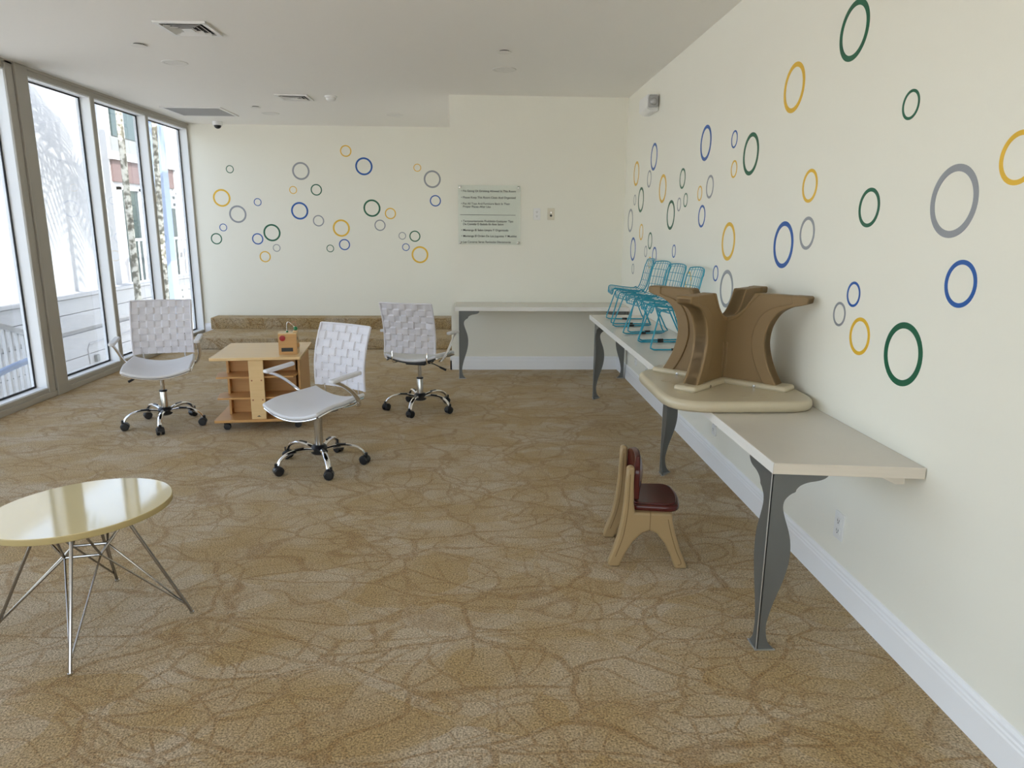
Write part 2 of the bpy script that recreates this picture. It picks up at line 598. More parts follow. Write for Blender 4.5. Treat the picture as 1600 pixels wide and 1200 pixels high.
struct('sky_blocker', MB().box(XL - 0.30, XL - 0.10, YREAR - 0.1, 16.0, ZC + 0.0, 3.95), 'blocker_grey', smooth=False)  # unseen block added to cut the skylight on the wall opposite
# ------------------------------------------------------------------ window wall
GX = XL - 0.112                                   # glass plane
Z0, Z1 = 0.10, 2.672                              # between sill and head
head = structure('trim_1')
MB().box(XL - 0.012, XL, YREAR, YB, 2.680, ZC).build('head_cover', 'aluminium_shaded', head, bevel=0.003)
MB().box(XL - 0.14, XL - 0.012, YREAR, YB, 2.668, ZC).build('head_frame', 'aluminium_white', head)
MB().box(XL - 0.004, XL + 0.010, YREAR, YB, 2.722, ZC).build('ceiling_bead', 'aluminium_shaded', head)
sill = structure('trim_2')
MB().box(XL - 0.02, XL, YREAR, YB, 0, 0.088).build('sill_cover', 'aluminium_shaded', sill, bevel=0.003)
MB().box(XL - 0.005, XL + 0.012, YREAR, YB, 0, 0.05).build('sill_ridge', 'aluminium_shaded', sill, bevel=0.004)
MB().box(XL - 0.14, XL - 0.02, YREAR, YB, -0.05, 0.092).build('sill_frame', 'aluminium_white', sill)
mull = [(9.648, YB), (8.505, 8.560), (7.356, 7.425), (6.104, 6.368)]
yy = 6.104
while yy - 1.14 > YREAR:
    mull.append((yy - 1.14 + 0.0, yy - 1.14 + 0.066))
    yy -= 1.14
for i, (a, b) in enumerate(mull):
    near = mull[i + 1][1] if i + 1 < len(mull) else YREAR
    w = structure('window_%d' % (i + 1))
    MB().box(GX - 0.004, GX + 0.004, near, a, Z0 - 0.006, Z1).build('pane', 'window_glass', w, smooth=False)
    g = MB()
    g.box(GX + 0.004, GX + 0.012, near, a, Z0 - 0.008, Z0 + 0.008)
    g.box(GX + 0.004, GX + 0.012, near, a, Z1 - 0.016, Z1 - 0.002)
    g.box(GX + 0.004, GX + 0.012, a - 0.016, a, Z0, Z1)
    g.box(GX + 0.004, GX + 0.012, near, near + 0.016, Z0, Z1)
    g.build('gasket', 'gasket_black', w, smooth=False)
    if i == 3:
        MB().box(XL - 0.14, XL - 0.01, a, b, 0.05, 2.69).build('mullion', 'aluminium_white', w)
        MB().box(XL - 0.012, XL + 0.010, a, a + 0.092, 0.0, ZC - 0.002).build('mullion_cover', 'aluminium_shaded', w, bevel=0.006)
        MB().box(XL - 0.012, XL + 0.022, a + 0.102, b, 0.0, ZC - 0.002).build('mullion_cover', 'aluminium_shaded', w, bevel=0.004)
    else:
        MB().box(XL - 0.14, XL - 0.008, a, b, 0.05, 2.69).build('mullion', 'aluminium_white', w)
        MB().box(XL - 0.010, XL + 0.002, a, b, 0.086, 2.684).build('mullion_cover', 'aluminium_shaded', w, bevel=0.003)

# ------------------------------------------------------------------ outside the glass
GZ = -1.15
struct('ground', MB().box(-40, 30, -40, 60, GZ - 0.1, GZ), 'ground_pale', smooth=False)

bld = thing('neighbouring_building', 'white stucco building across the walkway behind the window wall', 'building', (-6.94, 12, GZ))
def L3(x0, x1, y0, y1, z0, z1):                   # world box -> local to the building
    return MB().box(x0 + 6.94, x1 + 6.94, y0 - 12, y1 - 12, z0 - GZ, z1 - GZ)
L3(-7.4, -6.94, 8.4, 14.05, GZ, 4.1).build('stucco_wall', 'stucco_white', bld, smooth=False)
L3(-7.0, -6.66, 9.2, 30, 0.28, 0.34).build('ledge_cap', 'siding_white', bld, bevel=0.01)
for k, (za, zb, dx) in enumerate([(0.03, 0.272, 0.0), (-0.25, 0.022, 0.0), (-0.72, -0.33, -0.06), (GZ, -0.728, -0.06)]):
    L3(-7.0, -6.70 + dx, 9.2, 30, za, zb).build('wall_course', 'siding_white', bld, bevel=0.006)
L3(-7.0, -6.80, 9.2, 30, -0.335, -0.245).build('shadow_gap', 'siding_white', bld)
cd = MB().tube([(0.19, 0.62 - 0.35, 0.25), (0.19, 0.60 - 0.35, 0.52), (0.19, 0.66 - 0.35, 0.60), (0.19, 2.2, 0.60)], 0.012, 6)
cd.build('conduit', 'siding_white', bld)
MB().box(0.18, 0.235, 0.42, 0.52, 0.26, 0.38).build('conduit_box', 'facade_grey', bld, bevel=0.005)
FX = -9.5
L3(-10.2, FX, 14.05, 30, GZ, 5.0).build('set_back_wall', 'facade_white', bld, smooth=False)
def feature(name, y0, y1, z0, z1, d, material, parent=bld):
    return L3(FX - 0.02, FX + d, y0, y1, z0, z1).build(name, material, parent)
feature('mauve_panel', 19.3, 27, 2.55, 3.10, 0.06, 'facade_mauve')
feature('white_band', 19.2, 27, 3.10, 3.30, 0.14, 'facade_white')
feature('grey_apron', 19.4, 22.6, 3.30, 3.68, 0.05, 'facade_grey')
for (a, b) in ((19.5, 21.1), (21.2, 22.5), (24.3, 25.6)):
    w = feature('upper_window', a, b, 3.70, 4.75, 0.05, 'far_glass')
    f = L3(FX + 0.03, FX + 0.09, a + 0.5, a + 0.56, 3.70, 4.75)
    f.build('window_bar', 'facade_white', w)
for (a, b) in ((19.55, 20.5), (20.75, 21.9), (22.3, 22.9), (23.9, 24.7), (25.0, 26.0)):
    d = feature('glass_door', a, b, -0.1, 2.35, 0.05, 'far_glass')
    m = MB()
    for (p, q, r_, s) in ((a - 0.08, a, -0.1, 2.43), (b, b + 0.08, -0.1, 2.43), (a - 0.08, b + 0.08, 2.35, 2.43)):
        L = L3(FX, FX + 0.1, p, q, r_, s)
        m.add(L.v, L.f)
    m.build('door_frame', 'facade_white', d)
feature('wall_pilaster', 22.95, 23.8, -0.1, 3.1, 0.2, 'facade_white')

br = thing('balcony_railing', 'white balcony railing with thin bars in front of the far glass doors', 'railing', (-9.0, 22, -0.2))
MB().box(-0.03, 0.03, -3.0, 4.0, 1.24, 1.31).build('top_rail', 'rail_white', br)
MB().box(-0.03, 0.03, -3.0, 4.0, 0.06, 0.11).build('bottom_rail', 'rail_white', br)
p0 = MB().box(-0.018, 0.018, -0.018, 0.018, 0.0, 1.24).build('bar', 'rail_white', br)
p0.location = (0, -2.95, 0)
for k in range(1, 26):
    inst(p0, br, (0, -2.95 + k * 0.275, 0))
fl = L3(FX, -8.8, 18.5, 27, -0.38, -0.2).build('balcony_slab', 'facade_white', bld)

colm = thing('steel_column', 'pale blue square steel column with bolted side plates outside the last panes', 'column', (-5.34, 12.45, GZ))
MB().box(-0.10, 0.10, -0.11, 0.11, 0, 1.15 + 5.2).build('shaft', 'column_blue', colm, bevel=0.01)
for zc in (3.02, 1.44):
    m = MB().box(-0.02, 0.06, 0.11, 0.56, zc - 0.12, zc + 0.12).build('side_plate', 'rail_white', colm, bevel=0.005)
    for (dy, dz) in ((0.30, 0.06), (0.30, -0.06)):
        MB().lathe([(0.022, 0.058), (0.022, 0.085), (0.012, 0.09)], 8, (0, dy, zc + dz), 'x').build('bolt', 'facade_grey', m)

def palm(name, label, base, lean, height, r0, crown_seed, n=15, flen=1.4):
    t = thing(name, label, 'palm tree', base, group='palms outside the window wall')
    pts = [(lean[0] * s * s, lean[1] * s * s, height * s) for s in [i / 14 for i in range(15)]]
    rs = [r0 * (1.25 if i == 0 else 1.0 - 0.25 * i / 14) * (1 + 0.05 * math.sin(i * 9.1)) for i in range(15)]
    MB().tube(pts, rs, 12).build('trunk', 'palm_bark', t)
    rnd = random.Random(crown_seed)
    top = Vector(pts[-1])
    MB().tube([top - Vector((0, 0, 0.05)), top + Vector((0, 0, 0.28)), top + Vector((0, 0, 0.5))], [r0 * 0.75, r0 * 0.8, r0 * 0.3], 8).build('crownshaft', 'palm_green', t)
    for k in range(n):
        az = 2 * PI * k / n + rnd.uniform(-0.2, 0.2)
        el = rnd.uniform(-0.15, 1.05)
        d = Vector((math.cos(az), math.sin(az), 0))
        m = MB()
        st = top + Vector((0, 0, 0.42))
        rach = []
        ns = 15
        for i in range(ns + 1):
            s = i / ns
            rach.append(st + d * (flen * s * math.cos(el * (1 - s * 0.4))) + Vector((0, 0, flen * (math.sin(el) * s - 0.78 * s * s))))
        m.tube(rach, [0.014 * (1 - 0.8 * i / ns) + 0.003 for i in range(ns + 1)], 5)
        for i in range(2, ns + 1):
            ta = (rach[i] - rach[i - 1]).normalized()
            sd = ta.cross(Vector((0, 0, 1))).normalized()
            ln = 0.34 * math.sin(PI * min(0.97, 0.12 + 0.86 * i / ns)) + 0.08
            for sg in (-1, 1):
                tip = rach[i] + sd * sg * ln * 0.8 + ta * ln * 0.5 + Vector((0, 0, -0.45 * ln))
                w = ta * 0.023
                mid = (rach[i] + tip) / 2 + Vector((0, 0, 0.02))
                a, b2 = rach[i] - w, rach[i] + w
                m.add([a, b2, mid + w, tip, mid - w], [(0, 1, 2, 4), (4, 2, 3)])
        m.build('frond', 'palm_green', t, smooth=False)
    return t
palm('palm_tree', 'slender palm trunk with mottled bark behind the woven chair at the glass', (-5.04, 10.62, GZ), (0.0, 0.02), 5.75, 0.052, 3)
palm('palm_tree', 'slender mottled palm trunk in front of the pale blue column', (-4.9, 11.22, GZ), (0.0, 0.8), 8.6, 0.045, 8, 12, 1.2)

sr = thing('stair_railing', 'white sloped stair railing with close pickets outside the first pane', 'railing', (-5.24, 7.2, GZ))
slope = -0.36
def rz(y, z): return z + slope * (y - 0.66)
m = MB().prism([(-0.3, rz(-0.3, 1.50)), (1.5, rz(1.5, 1.50)), (1.5, rz(1.5, 1.56)), (-0.3, rz(-0.3, 1.56))], -0.035, 0.035, 'yzx')
m.build('top_rail', 'rail_white', sr)
m = MB().prism([(-0.3, rz(-0.3, 0.62)), (1.5, rz(1.5, 0.62)), (1.5, rz(1.5, 0.67)), (-0.3, rz(-0.3, 0.67))], -0.02, 0.02, 'yzx')
m.build('bottom_rail', 'rail_white', sr)
for k in range(17):
    y = -0.25 + k * 0.105
    MB().box(-0.016, 0.016, y - 0.014, y + 0.014, rz(y, 0.64), rz(y, 1.52)).build('picket', 'rail_white', sr)
for y in (-0.28, 1.5):
    MB().box(-0.035, 0.035, y - 0.035, y + 0.035, 0, rz(y, 1.6)).build('post', 'rail_white', sr)
hr = thing('pipe_handrail', 'pale blue pipe handrail in front of the white stair railing outside', 'handrail', (-4.95, 7.1, GZ))
MB().tube(catmull([(0, -0.1, 0.0), (0, -0.1, 0.7), (0, 0.02, 1.02), (0, 0.2, 1.12), (0, 0.93, 1.17), (0, 1.03, 1.09), (0, 1.05, 0.0)], 5), 0.035, 10).build('pipe', 'column_blue', hr)

# ================================================================== CEILING FITTINGS
def vent(label, x0, x1, y0, y1):
    cx, cy = (x0 + x1) / 2, (y0 + y1) / 2
    h = (x1 - x0) / 2
    t = thing('ceiling_vent', label, 'vent', (cx, cy, ZC), group='square air vents in the ceiling')
    f = MB()
    w = 0.028
    f.box(-h, h, -h, -h + w, -0.012, -0.0005).box(-h, h, h - w, h, -0.012, -0.0005).box(-h, -h + w, -h + w, h - w, -0.012, -0.0005).box(h - w, h, -h + w, h - w, -0.012, -0.0005)
    f.build('frame', 'vent_metal', t)
    MB().box(-h + w, h - w, -h + w, h - w, -0.002, -0.0004).build('duct', 'vent_dark', t)
    sl = MB().add([(-0.5, -0.014, -0.004), (0.5, -0.014, -0.004), (0.5, 0.012, -0.020), (-0.5, 0.012, -0.020), (-0.5, -0.014, -0.002), (0.5, -0.014, -0.002), (0.5, 0.014, -0.019), (-0.5, 0.014, -0.019)],
                  [(0, 1, 2, 3), (7, 6, 5, 4), (0, 4, 5, 1), (1, 5, 6, 2), (2, 6, 7, 3), (3, 7, 4, 0)])
    n = 3
    q = h - w
    first = None
    for side in range(4):
        for k in range(n):
            d = q * (0.30 + 0.26 * k)
            o = sl.build('louvre', 'vent_metal', t) if first is None else first.copy()
            if first is None: first = o
            else:
                COL.objects.link(o); o.parent = t
            o.scale = (2 * d * 0.96, 1, 1)
            a = side * PI / 2
            o.rotation_euler = (0, 0, a)
            o.location = (-math.sin(a) * d, math.cos(a) * d, 0)
    MB().box(-0.035, 0.035, -0.035, 0.035, -0.018, -0.006).build('centre_plate', 'vent_metal', t)
vent('nearer square air vent with angled louvres in the white ceiling', -2.07, -1.74, 4.93, 5.25)
vent('farther square air vent in the ceiling beside the smoke detector', -2.02, -1.70, 7.46, 7.76)
t = thing('return_grille', 'large flat grey return air grille in the ceiling by the windows', 'grille', (-3.175, 8.63, ZC))
m = MB().box(-0.33, 0.33, -0.31, -0.285, -0.012, 0).box(-0.33, 0.33, 0.285, 0.31, -0.012, 0).box(-0.33, -0.30, -0.285, 0.285, -0.012, 0).box(0.30, 0.33, -0.285, 0.285, -0.012, 0)
m.build('frame', 'vent_metal', t)
MB().box(-0.30, 0.30, -0.285, 0.285, -0.004, 0.0).build('filter_panel', 'grille_grey', t)
s0 = MB().box(-0.30, 0.30, -0.004, 0.004, -0.010, -0.003).build('slat', 'grille_grey', t)
s0.location = (0, -0.27, 0)
for k in range(1, 28):
    inst(s0, t, (0, -0.27 + k * 0.02, 0))
def downlight(label, x, y):
    t = thing('recessed_downlight', label, 'ceiling light', (x, y, ZC), group='recessed round ceiling lights')
    MB().lathe([(0.100, 0.0), (0.100, -0.002), (0.096, -0.0045), (0.080, -0.0035), (0.078, -0.001), (0.078, 0)], 32).build('trim_ring', 'lamp_diffuser', t)
    MB().lathe([(0.078, 0.0), (0.078, -0.0015), (0.04, -0.002), (0.002, -0.002)], 32).build('diffuser', 'lamp_diffuser', t)
downlight('recessed round ceiling light between the near air vent and the windows', -2.43, 6.14)
downlight('recessed round ceiling light above the wall with the notice', 0.205, 6.165)
downlight('recessed round ceiling light beside the flat grey return grille', -2.415, 8.72)
downlight('recessed round ceiling light above the middle of the carpeted platform', -0.985, 8.69)
t = thing('smoke_detector', 'round white smoke detector on the ceiling beside the farther vent', 'smoke detector', (-1.48, 7.53, ZC))
MB().lathe([(0.062, 0), (0.062, -0.012), (0.056, -0.016)], 24).build('base', 'plate_white', t)
MB().lathe([(0.050, -0.014), (0.048, -0.034), (0.034, -0.046), (0.004, -0.050)], 24).build('head', 'vent_metal', t)
for lab, x, y in (('flat white sprinkler cap on the ceiling nearest the near air vent', -2.44, 5.555), ('flat white sprinkler cap beside the ceiling light above the notice', 0.185, 5.545),
                  ('flat white sprinkler cap between the return grille and the farther vent', -2.44, 8.245)):
    t = thing('sprinkler_cap', lab, 'sprinkler', (x, y, ZC), group='flush sprinkler caps')
    MB().lathe([(0.045, -0.007), (0.052, -0.010), (0.052, -0.013), (0.004, -0.014)], 24).build('cover_plate', 'lamp_diffuser', t)
    MB().lathe([(0.036, 0), (0.036, -0.008)], 16).build('collar', 'vent_dark', t)
t = thing('dome_camera', 'small dome security camera with dark lens on the ceiling by the back wall', 'security camera', (-3.285, 9.46, ZC))
MB().lathe([(0.062, 0), (0.062, -0.035), (0.055, -0.045)], 24).build('housing', 'plate_white', t)
MB().lathe([(0.044, -0.042), (0.042, -0.058), (0.032, -0.074), (0.016, -0.083), (0.002, -0.086)], 20).build('dome', 'plastic_black', t)

# ================================================================== WALL FITTINGS
t = thing('emergency_light', 'white emergency light with grey lens on the long side wall near the ceiling', 'emergency light', (XR, 6.24, 2.5))
MB().prism(rounded([(-0.098, -0.045), (-0.06, -0.068), (0, -0.068), (0, 0.066), (-0.098, 0.066)], 0.012), -0.14, 0.16, 'xzy').build('housing', 'plate_white', t, bevel=0.006)
MB().prism(rounded([(-0.088, -0.040), (-0.008, -0.040), (-0.008, 0.056), (-0.088, 0.056)], 0.014), -0.168, -0.138, 'xzy').build('lamp_bezel', 'lens_grey', t, bevel=0.006)
MB().lathe([(0.03, -0.166), (0.028, -0.176), (0.018, -0.186), (0.002, -0.190)], 18, (-0.05, 0, 0.004), 'y').build('lamp_lens', 'lens_grey', t)

def outlet(name, label, loc, facing, material='plate_white', sockets=True, group=None):
    """a wall plate; facing 'y' looks toward -y, 'x' looks toward -x"""
    t = thing(name, label, 'wall plate', loc, 0 if facing == 'y' else -PI / 2, group)
    MB().prism(rounded([(-0.036, -0.058), (0.036, -0.058), (0.036, 0.058), (-0.036, 0.058)], 0.006, 3), -0.007, 0.0, 'xzy').build('plate', material, t, bevel=0.002)
    if sockets:
        for zc in (-0.021, 0.021):
            MB().prism(rounded([(-0.017, zc - 0.015), (0.017, zc - 0.015), (0.017, zc + 0.015), (-0.017, zc + 0.015)], 0.007, 3), -0.0095, -0.006, 'xzy').build('socket', material, t)
            s = MB().box(-0.0075, -0.005, -0.0100, -0.008, zc - 0.003, zc + 0.008).box(0.005, 0.0075, -0.0100, -0.008, zc - 0.002, zc + 0.007)
            s.lathe([(0.003, -0.0100), (0.003, -0.008)], 8, (0, 0, zc - 0.008), 'y').build('slots', 'ink_black', t)
    else:
        for zc, r in ((0.014, 0.009), (-0.016, 0.012)):
            MB().lathe([(r, -0.012), (r, -0.006)], 14, (0, 0, zc), 'y').build('jack', 'ink_black' if zc < 0 else 'chrome_dull', t)
    return t
outlet('wall_outlet', 'white wall outlet below the near end of the long counter', (XR, 2.628, 0.296), 'x', group='outlets under the long counter')
outlet('wall_outlet', 'white wall outlet behind the middle leg of the long counter', (XR, 4.20, 0.27), 'x', group='outlets under the long counter')
outlet('wall_outlet', 'white wall outlet under the blue wire chairs, nearer of the far two', (XR, 6.05, 0.27), 'x', group='outlets under the long counter')
outlet('wall_outlet', 'white wall outlet under the far end of the long counter', (XR, 6.48, 0.27), 'x', group='outlets under the long counter')
outlet('wall_outlet', 'white outlet plate beside the clear notice on the niche wall', (0.585, YN, 1.616), 'y')
outlet('cable_jack_plate', 'cream cable jack plate with two round ports on the niche wall', (0.729, YN, 1.617), 'y', 'plate_cream', False)

sg = thing('acrylic_sign', 'clear acrylic notice of room rules on standoffs on the niche wall', 'sign', (0.1, YN, 1.6))
MB().box(-0.315, 0.315, -0.030, -0.024, -0.292, 0.292).build('panel', 'acrylic_clear', sg, bevel=0.001)
for sx in (-1, 1):
    for sz in (-1, 1):
        MB().lathe([(0.010, 0.0), (0.010, -0.024), (0.013, -0.030), (0.013, -0.036), (0.004, -0.038)], 14, (sx * 0.295, 0, sz * 0.272), 'y').build('standoff', 'chrome_dull', sg)
def text(body, x, z, size):
    c = bpy.data.curves.new('text_line', 'FONT')
    c.body = body
    c.size = size
    c.extrude = 0.0004
    c.offset = 0.0002
    c.materials.append(MATS['ink_black'])
    tmp = bpy.data.objects.new('text_line', c)
    me = bpy.data.meshes.new_from_object(tmp)
    bpy.data.objects.remove(tmp)
    me.name = 'text_line'
    if not me.materials:
        me.materials.append(MATS['ink_black'])
    o = bpy.data.objects.new('text_line', me)
    COL.objects.link(o)
    o.parent = sg
    o.location = (x, -0.0315, z)
    o.rotation_euler = (PI / 2, 0, 0)
    return o
LINES = [('\u2022 No Eating Or Drinking Allowed In This Room', 0, 0.226), ('\u2022 Please Keep This Room Clean And Organized', 0, 0.163), ('\u2022 Put All Toys And Furniture Back In Their', 0, 0.103),
         ('Proper Places After Use', 0.018, 0.073), ('\u2022 Terminantemente Prohibido Cualquier Tipo', 0, -0.069), ('De Comida O Bebida En Este Salon', 0.018, -0.099),
         ('\u2022 Mantenga El Salon Limpio Y Organizado', 0, -0.158), ('\u2022 Mantenga El Orden De Los Juguetes Y Muebles', 0, -0.217), ('\u2022 Las Camaras Seran Revisadas Diariamente', 0, -0.276)]
for body, dx, z in LINES:
    text(body, -0.285 + dx, z, 0.0285)
MB().box(-0.295, 0.265, -0.0315, -0.0305, 0.0005, 0.004).build('divider_line', 'ink_black', sg)

# ================================================================== RING DECALS (wall, along, height, size, colour, label)
RINGS = [
    ('r', 6.838, 1.987, 2, 'y', 'large yellow ring decal on the long side wall, just above the small grey ring'),
    ('r', 6.172, 2.078, 2, 'b', 'large blue ring decal on the long side wall, just left of the large yellow ring'),
    ('r', 6.308, 1.906, 1, 'g', 'medium grey ring decal on the long side wall, beside the large green ring'),
    ('r', 6.596, 1.739, 2, 'n', 'large green ring decal on the long side wall, just above the medium yellow ring'),
    ('r', 6.856, 1.746, 0, 'g', 'small grey ring decal on the long side wall, just below the large yellow ring'),
    ('r', 7.019, 1.557, 2, 'g', 'large grey ring decal on the long side wall, just below the small grey ring'),
    ('r', 5.824, 1.799, 2, 'y', 'large yellow ring decal on the long side wall, just right of the large blue ring'),
    ('r', 5.264, 1.842, 1, 'n', 'medium green ring decal on the long side wall, just above the small green ring'),
    ('r', 5.317, 1.66, 0, 'g', 'small grey ring decal on the long side wall, just right of the large green ring'),
    ('r', 5.153, 1.686, 0, 'n', 'small green ring decal on the long side wall, beside the small grey ring'),
    ('r', 5.534, 1.587, 2, 'n', 'large green ring decal on the long side wall, just left of the small grey ring'),
    ('r', 6.521, 1.45, 1, 'y', 'medium yellow ring decal on the long side wall, just below the large green ring'),
    ('r', 6.843, 1.286, 2, 'b', 'large blue ring decal on the long side wall, just above the small grey ring'),
    ('r', 6.165, 1.378, 1, 'n', 'medium green ring decal on the long side wall, beside the small grey ring'),
    ('r', 6.306, 1.282, 0, 'g', 'small grey ring decal on the long side wall, beside the medium green ring'),
    ('r', 5.984, 1.258, 1, 'b', 'medium blue ring decal on the long side wall, beside the small yellow ring'),
    ('r', 6.803, 1.1, 0, 'g', 'small grey ring decal on the long side wall, just below the large blue ring'),
    ('r', 5.384, 1.316, 0, 'b', 'small blue ring decal on the long side wall, just below the large green ring'),
    ('r', 4.764, 2.034, 2, 'b', 'large blue ring decal on the long side wall, just above the small yellow ring'),
    ('r', 4.227, 1.996, 0, 'b', 'small blue ring decal on the long side wall, just above the small yellow ring'),
    ('r', 3.951, 1.887, 2, 'n', 'large green ring decal on the long side wall, beside the small yellow ring'),
    ('r', 4.197, 1.827, 0, 'y', 'small yellow ring decal on the long side wall, just below the small blue ring'),
    ('r', 4.62, 1.75, 1, 'g', 'medium grey ring decal on the long side wall, just above the medium blue ring'),
    ('r', 4.825, 1.718, 0, 'y', 'small yellow ring decal on the long side wall, just above the medium blue ring'),
    ('r', 4.75, 1.567, 1, 'b', 'medium blue ring decal on the long side wall, just below the small yellow ring'),
    ('r', 4.204, 1.413, 2, 'y', 'large yellow ring decal on the long side wall, just above the small blue ring'),
    ('r', 4.39, 1.213, 0, 'b', 'small blue ring decal on the long side wall, beside the large grey ring'),
    ('r', 4.176, 1.135, 2, 'g', 'large grey ring decal on the long side wall, beside the small blue ring'),
    ('r', 3.428, 1.413, 2, 'b', 'large blue ring decal on the long side wall, beside the medium grey ring'),
    ('r', 3.184, 1.471, 1, 'g', 'medium grey ring decal on the long side wall, just below the medium yellow ring'),
    ('r', 3.203, 1.679, 1, 'y', 'medium yellow ring decal on the long side wall, just above the medium grey ring'),
    ('r', 4.962, 1.118, 1, 'y', 'medium yellow ring decal on the long side wall, just below the medium blue ring'),
    ('r', 6.136, 1.193, 0, 'y', 'small yellow ring decal on the long side wall, beside the medium blue ring'),
    ('r', 2.948, 2.257, 2, 'n', 'large green ring decal on the long side wall, just above the medium green ring'),
    ('r', 2.497, 1.91, 0, 'n', 'small green ring decal on the long side wall, just above the medium green ring'),
    ('r', 1.952, 1.686, 1, 'y', 'medium yellow ring decal on the long side wall, just above the medium blue ring'),
    ('r', 2.202, 1.578, 2, 'g', 'large grey ring decal on the long side wall, just above the medium blue ring'),
    ('r', 2.688, 1.571, 1, 'n', 'medium green ring decal on the long side wall, just above the small blue ring'),
    ('r', 2.114, 1.328, 1, 'b', 'medium blue ring decal on the long side wall, just below the large grey ring'),
    ('r', 2.728, 1.238, 0, 'b', 'small blue ring decal on the long side wall, beside the small grey ring'),
    ('r', 2.821, 1.148, 0, 'g', 'small grey ring decal on the long side wall, beside the small blue ring'),
    ('r', 2.649, 1.082, 1, 'y', 'medium yellow ring decal on the long side wall, just below the small blue ring'),
    ('r', 2.359, 1.063, 2, 'n', 'large green ring decal on the long side wall, beside the medium yellow ring'),
    ('r', 3.465, 2.139, 2, 'y', 'large yellow ring decal on the long side wall, just right of the large green ring'),
    ('b', -3.248, 2.189, 0, 'n', 'small green ring decal on the back wall, just above the large yellow ring'),
    ('b', -2.335, 2.177, 2, 'g', 'large grey ring decal on the back wall, just above the small yellow ring'),
    ('b', -1.742, 2.434, 1, 'y', 'medium yellow ring decal on the back wall, beside the large blue ring'),
    ('b', -1.514, 2.245, 2, 'b', 'large blue ring decal on the back wall, beside the medium yellow ring'),
    ('b', -0.817, 2.236, 0, 'y', 'small yellow ring decal on the back wall, beside the large grey ring'),
    ('b', -0.623, 2.092, 2, 'g', 'large grey ring decal on the back wall, beside the small yellow ring'),
    ('b', -3.381, 1.826, 2, 'y', 'large yellow ring decal on the back wall, just above the large grey ring'),
    ('b', -3.189, 1.62, 2, 'g', 'large grey ring decal on the back wall, just below the large yellow ring'),
    ('b', -2.92, 1.777, 0, 'b', 'small blue ring decal on the back wall, just right of the large grey ring'),
    ('b', -2.449, 1.936, 0, 'y', 'small yellow ring decal on the back wall, just below the large grey ring'),
    ('b', -2.147, 1.941, 1, 'n', 'medium green ring decal on the back wall, just above the large blue ring'),
    ('b', -2.379, 1.67, 2, 'b', 'large blue ring decal on the back wall, beside the medium grey ring'),
    ('b', -1.428, 1.713, 2, 'n', 'large green ring decal on the back wall, just above the medium grey ring'),
    ('b', -1.186, 1.646, 1, 'y', 'medium yellow ring decal on the back wall, just above the medium grey ring'),
    ('b', -0.586, 1.816, 1, 'b', 'medium blue ring decal on the back wall, just below the small yellow ring'),
    ('b', -3.392, 1.447, 0, 'b', 'small blue ring decal on the back wall, just above the medium green ring'),
    ('b', -3.492, 1.3, 1, 'n', 'medium green ring decal on the back wall, just below the small blue ring'),
    ('b', -2.953, 1.302, 1, 'b', 'medium blue ring decal on the back wall, beside the large green ring'),
    ('b', -2.76, 1.384, 2, 'n', 'large green ring decal on the back wall, beside the medium blue ring'),
    ('b', -2.711, 1.185, 0, 'g', 'small grey ring decal on the back wall, just below the large green ring'),
    ('b', -2.87, 1.069, 1, 'y', 'medium yellow ring decal on the back wall, beside the small grey ring'),
    ('b', -2.139, 1.544, 1, 'g', 'medium grey ring decal on the back wall, beside the large blue ring'),
    ('b', -1.843, 1.451, 2, 'y', 'large yellow ring decal on the back wall, just above the medium blue ring'),
    ('b', -1.329, 1.492, 1, 'g', 'medium grey ring decal on the back wall, just below the large green ring'),
    ('b', -2.002, 1.183, 0, 'n', 'small green ring decal on the back wall, beside the medium blue ring'),
    ('b', -1.81, 1.235, 1, 'b', 'medium blue ring decal on the back wall, just below the large yellow ring'),
    ('b', -1.036, 1.356, 0, 'g', 'small grey ring decal on the back wall, beside the medium green ring'),
    ('b', -0.868, 1.352, 1, 'n', 'medium green ring decal on the back wall, beside the small grey ring'),
    ('b', -0.992, 1.207, 0, 'b', 'small blue ring decal on the back wall, just left of the large yellow ring'),
    ('b', -0.805, 1.108, 2, 'y', 'large yellow ring decal on the back wall, just right of the small blue ring'),
]
RAD = (0.05, 0.0735, 0.1125)
VIN = {'y': 'vinyl_yellow', 'b': 'vinyl_blue', 'g': 'vinyl_grey', 'n': 'vinyl_green'}
_ring = {}
def ring_mesh(w, s, c):
    if (w, s, c) not in _ring:
        n, R1, R0 = 56, RAD[s], RAD[s] * 0.805
        m = MB()
        vs_, fs = [], []
        for (r, d) in ((R1, 0.0), (R1, -0.0014), (R0, -0.0014), (R0, 0.0)):
            for k in range(n):
                a = 2 * PI * k / n
                vs_.append((r * math.cos(a), d, r * math.sin(a)) if w == 'b' else (d, r * math.cos(a), r * math.sin(a)))
        for q in range(4):
            for k in range(n):
                fs.append((q * n + k, q * n + (k + 1) % n, ((q + 1) % 4) * n + (k + 1) % n, ((q + 1) % 4) * n + k))
        m.add(vs_, fs)
        _ring[(w, s, c)] = m.build('ring_decal', VIN[c])
        return _ring[(w, s, c)]
    o = _ring[(w, s, c)].copy()
    COL.objects.link(o)
    return o
for w, u, z, s, c, lab in RINGS:
    o = ring_mesh(w, s, c)
    o.location = (u, YB, z) if w == 'b' else (XR, u, z)
    tag(o, lab, 'wall decal', 'ring decals on the back wall' if w == 'b' else 'ring decals on the long side wall')

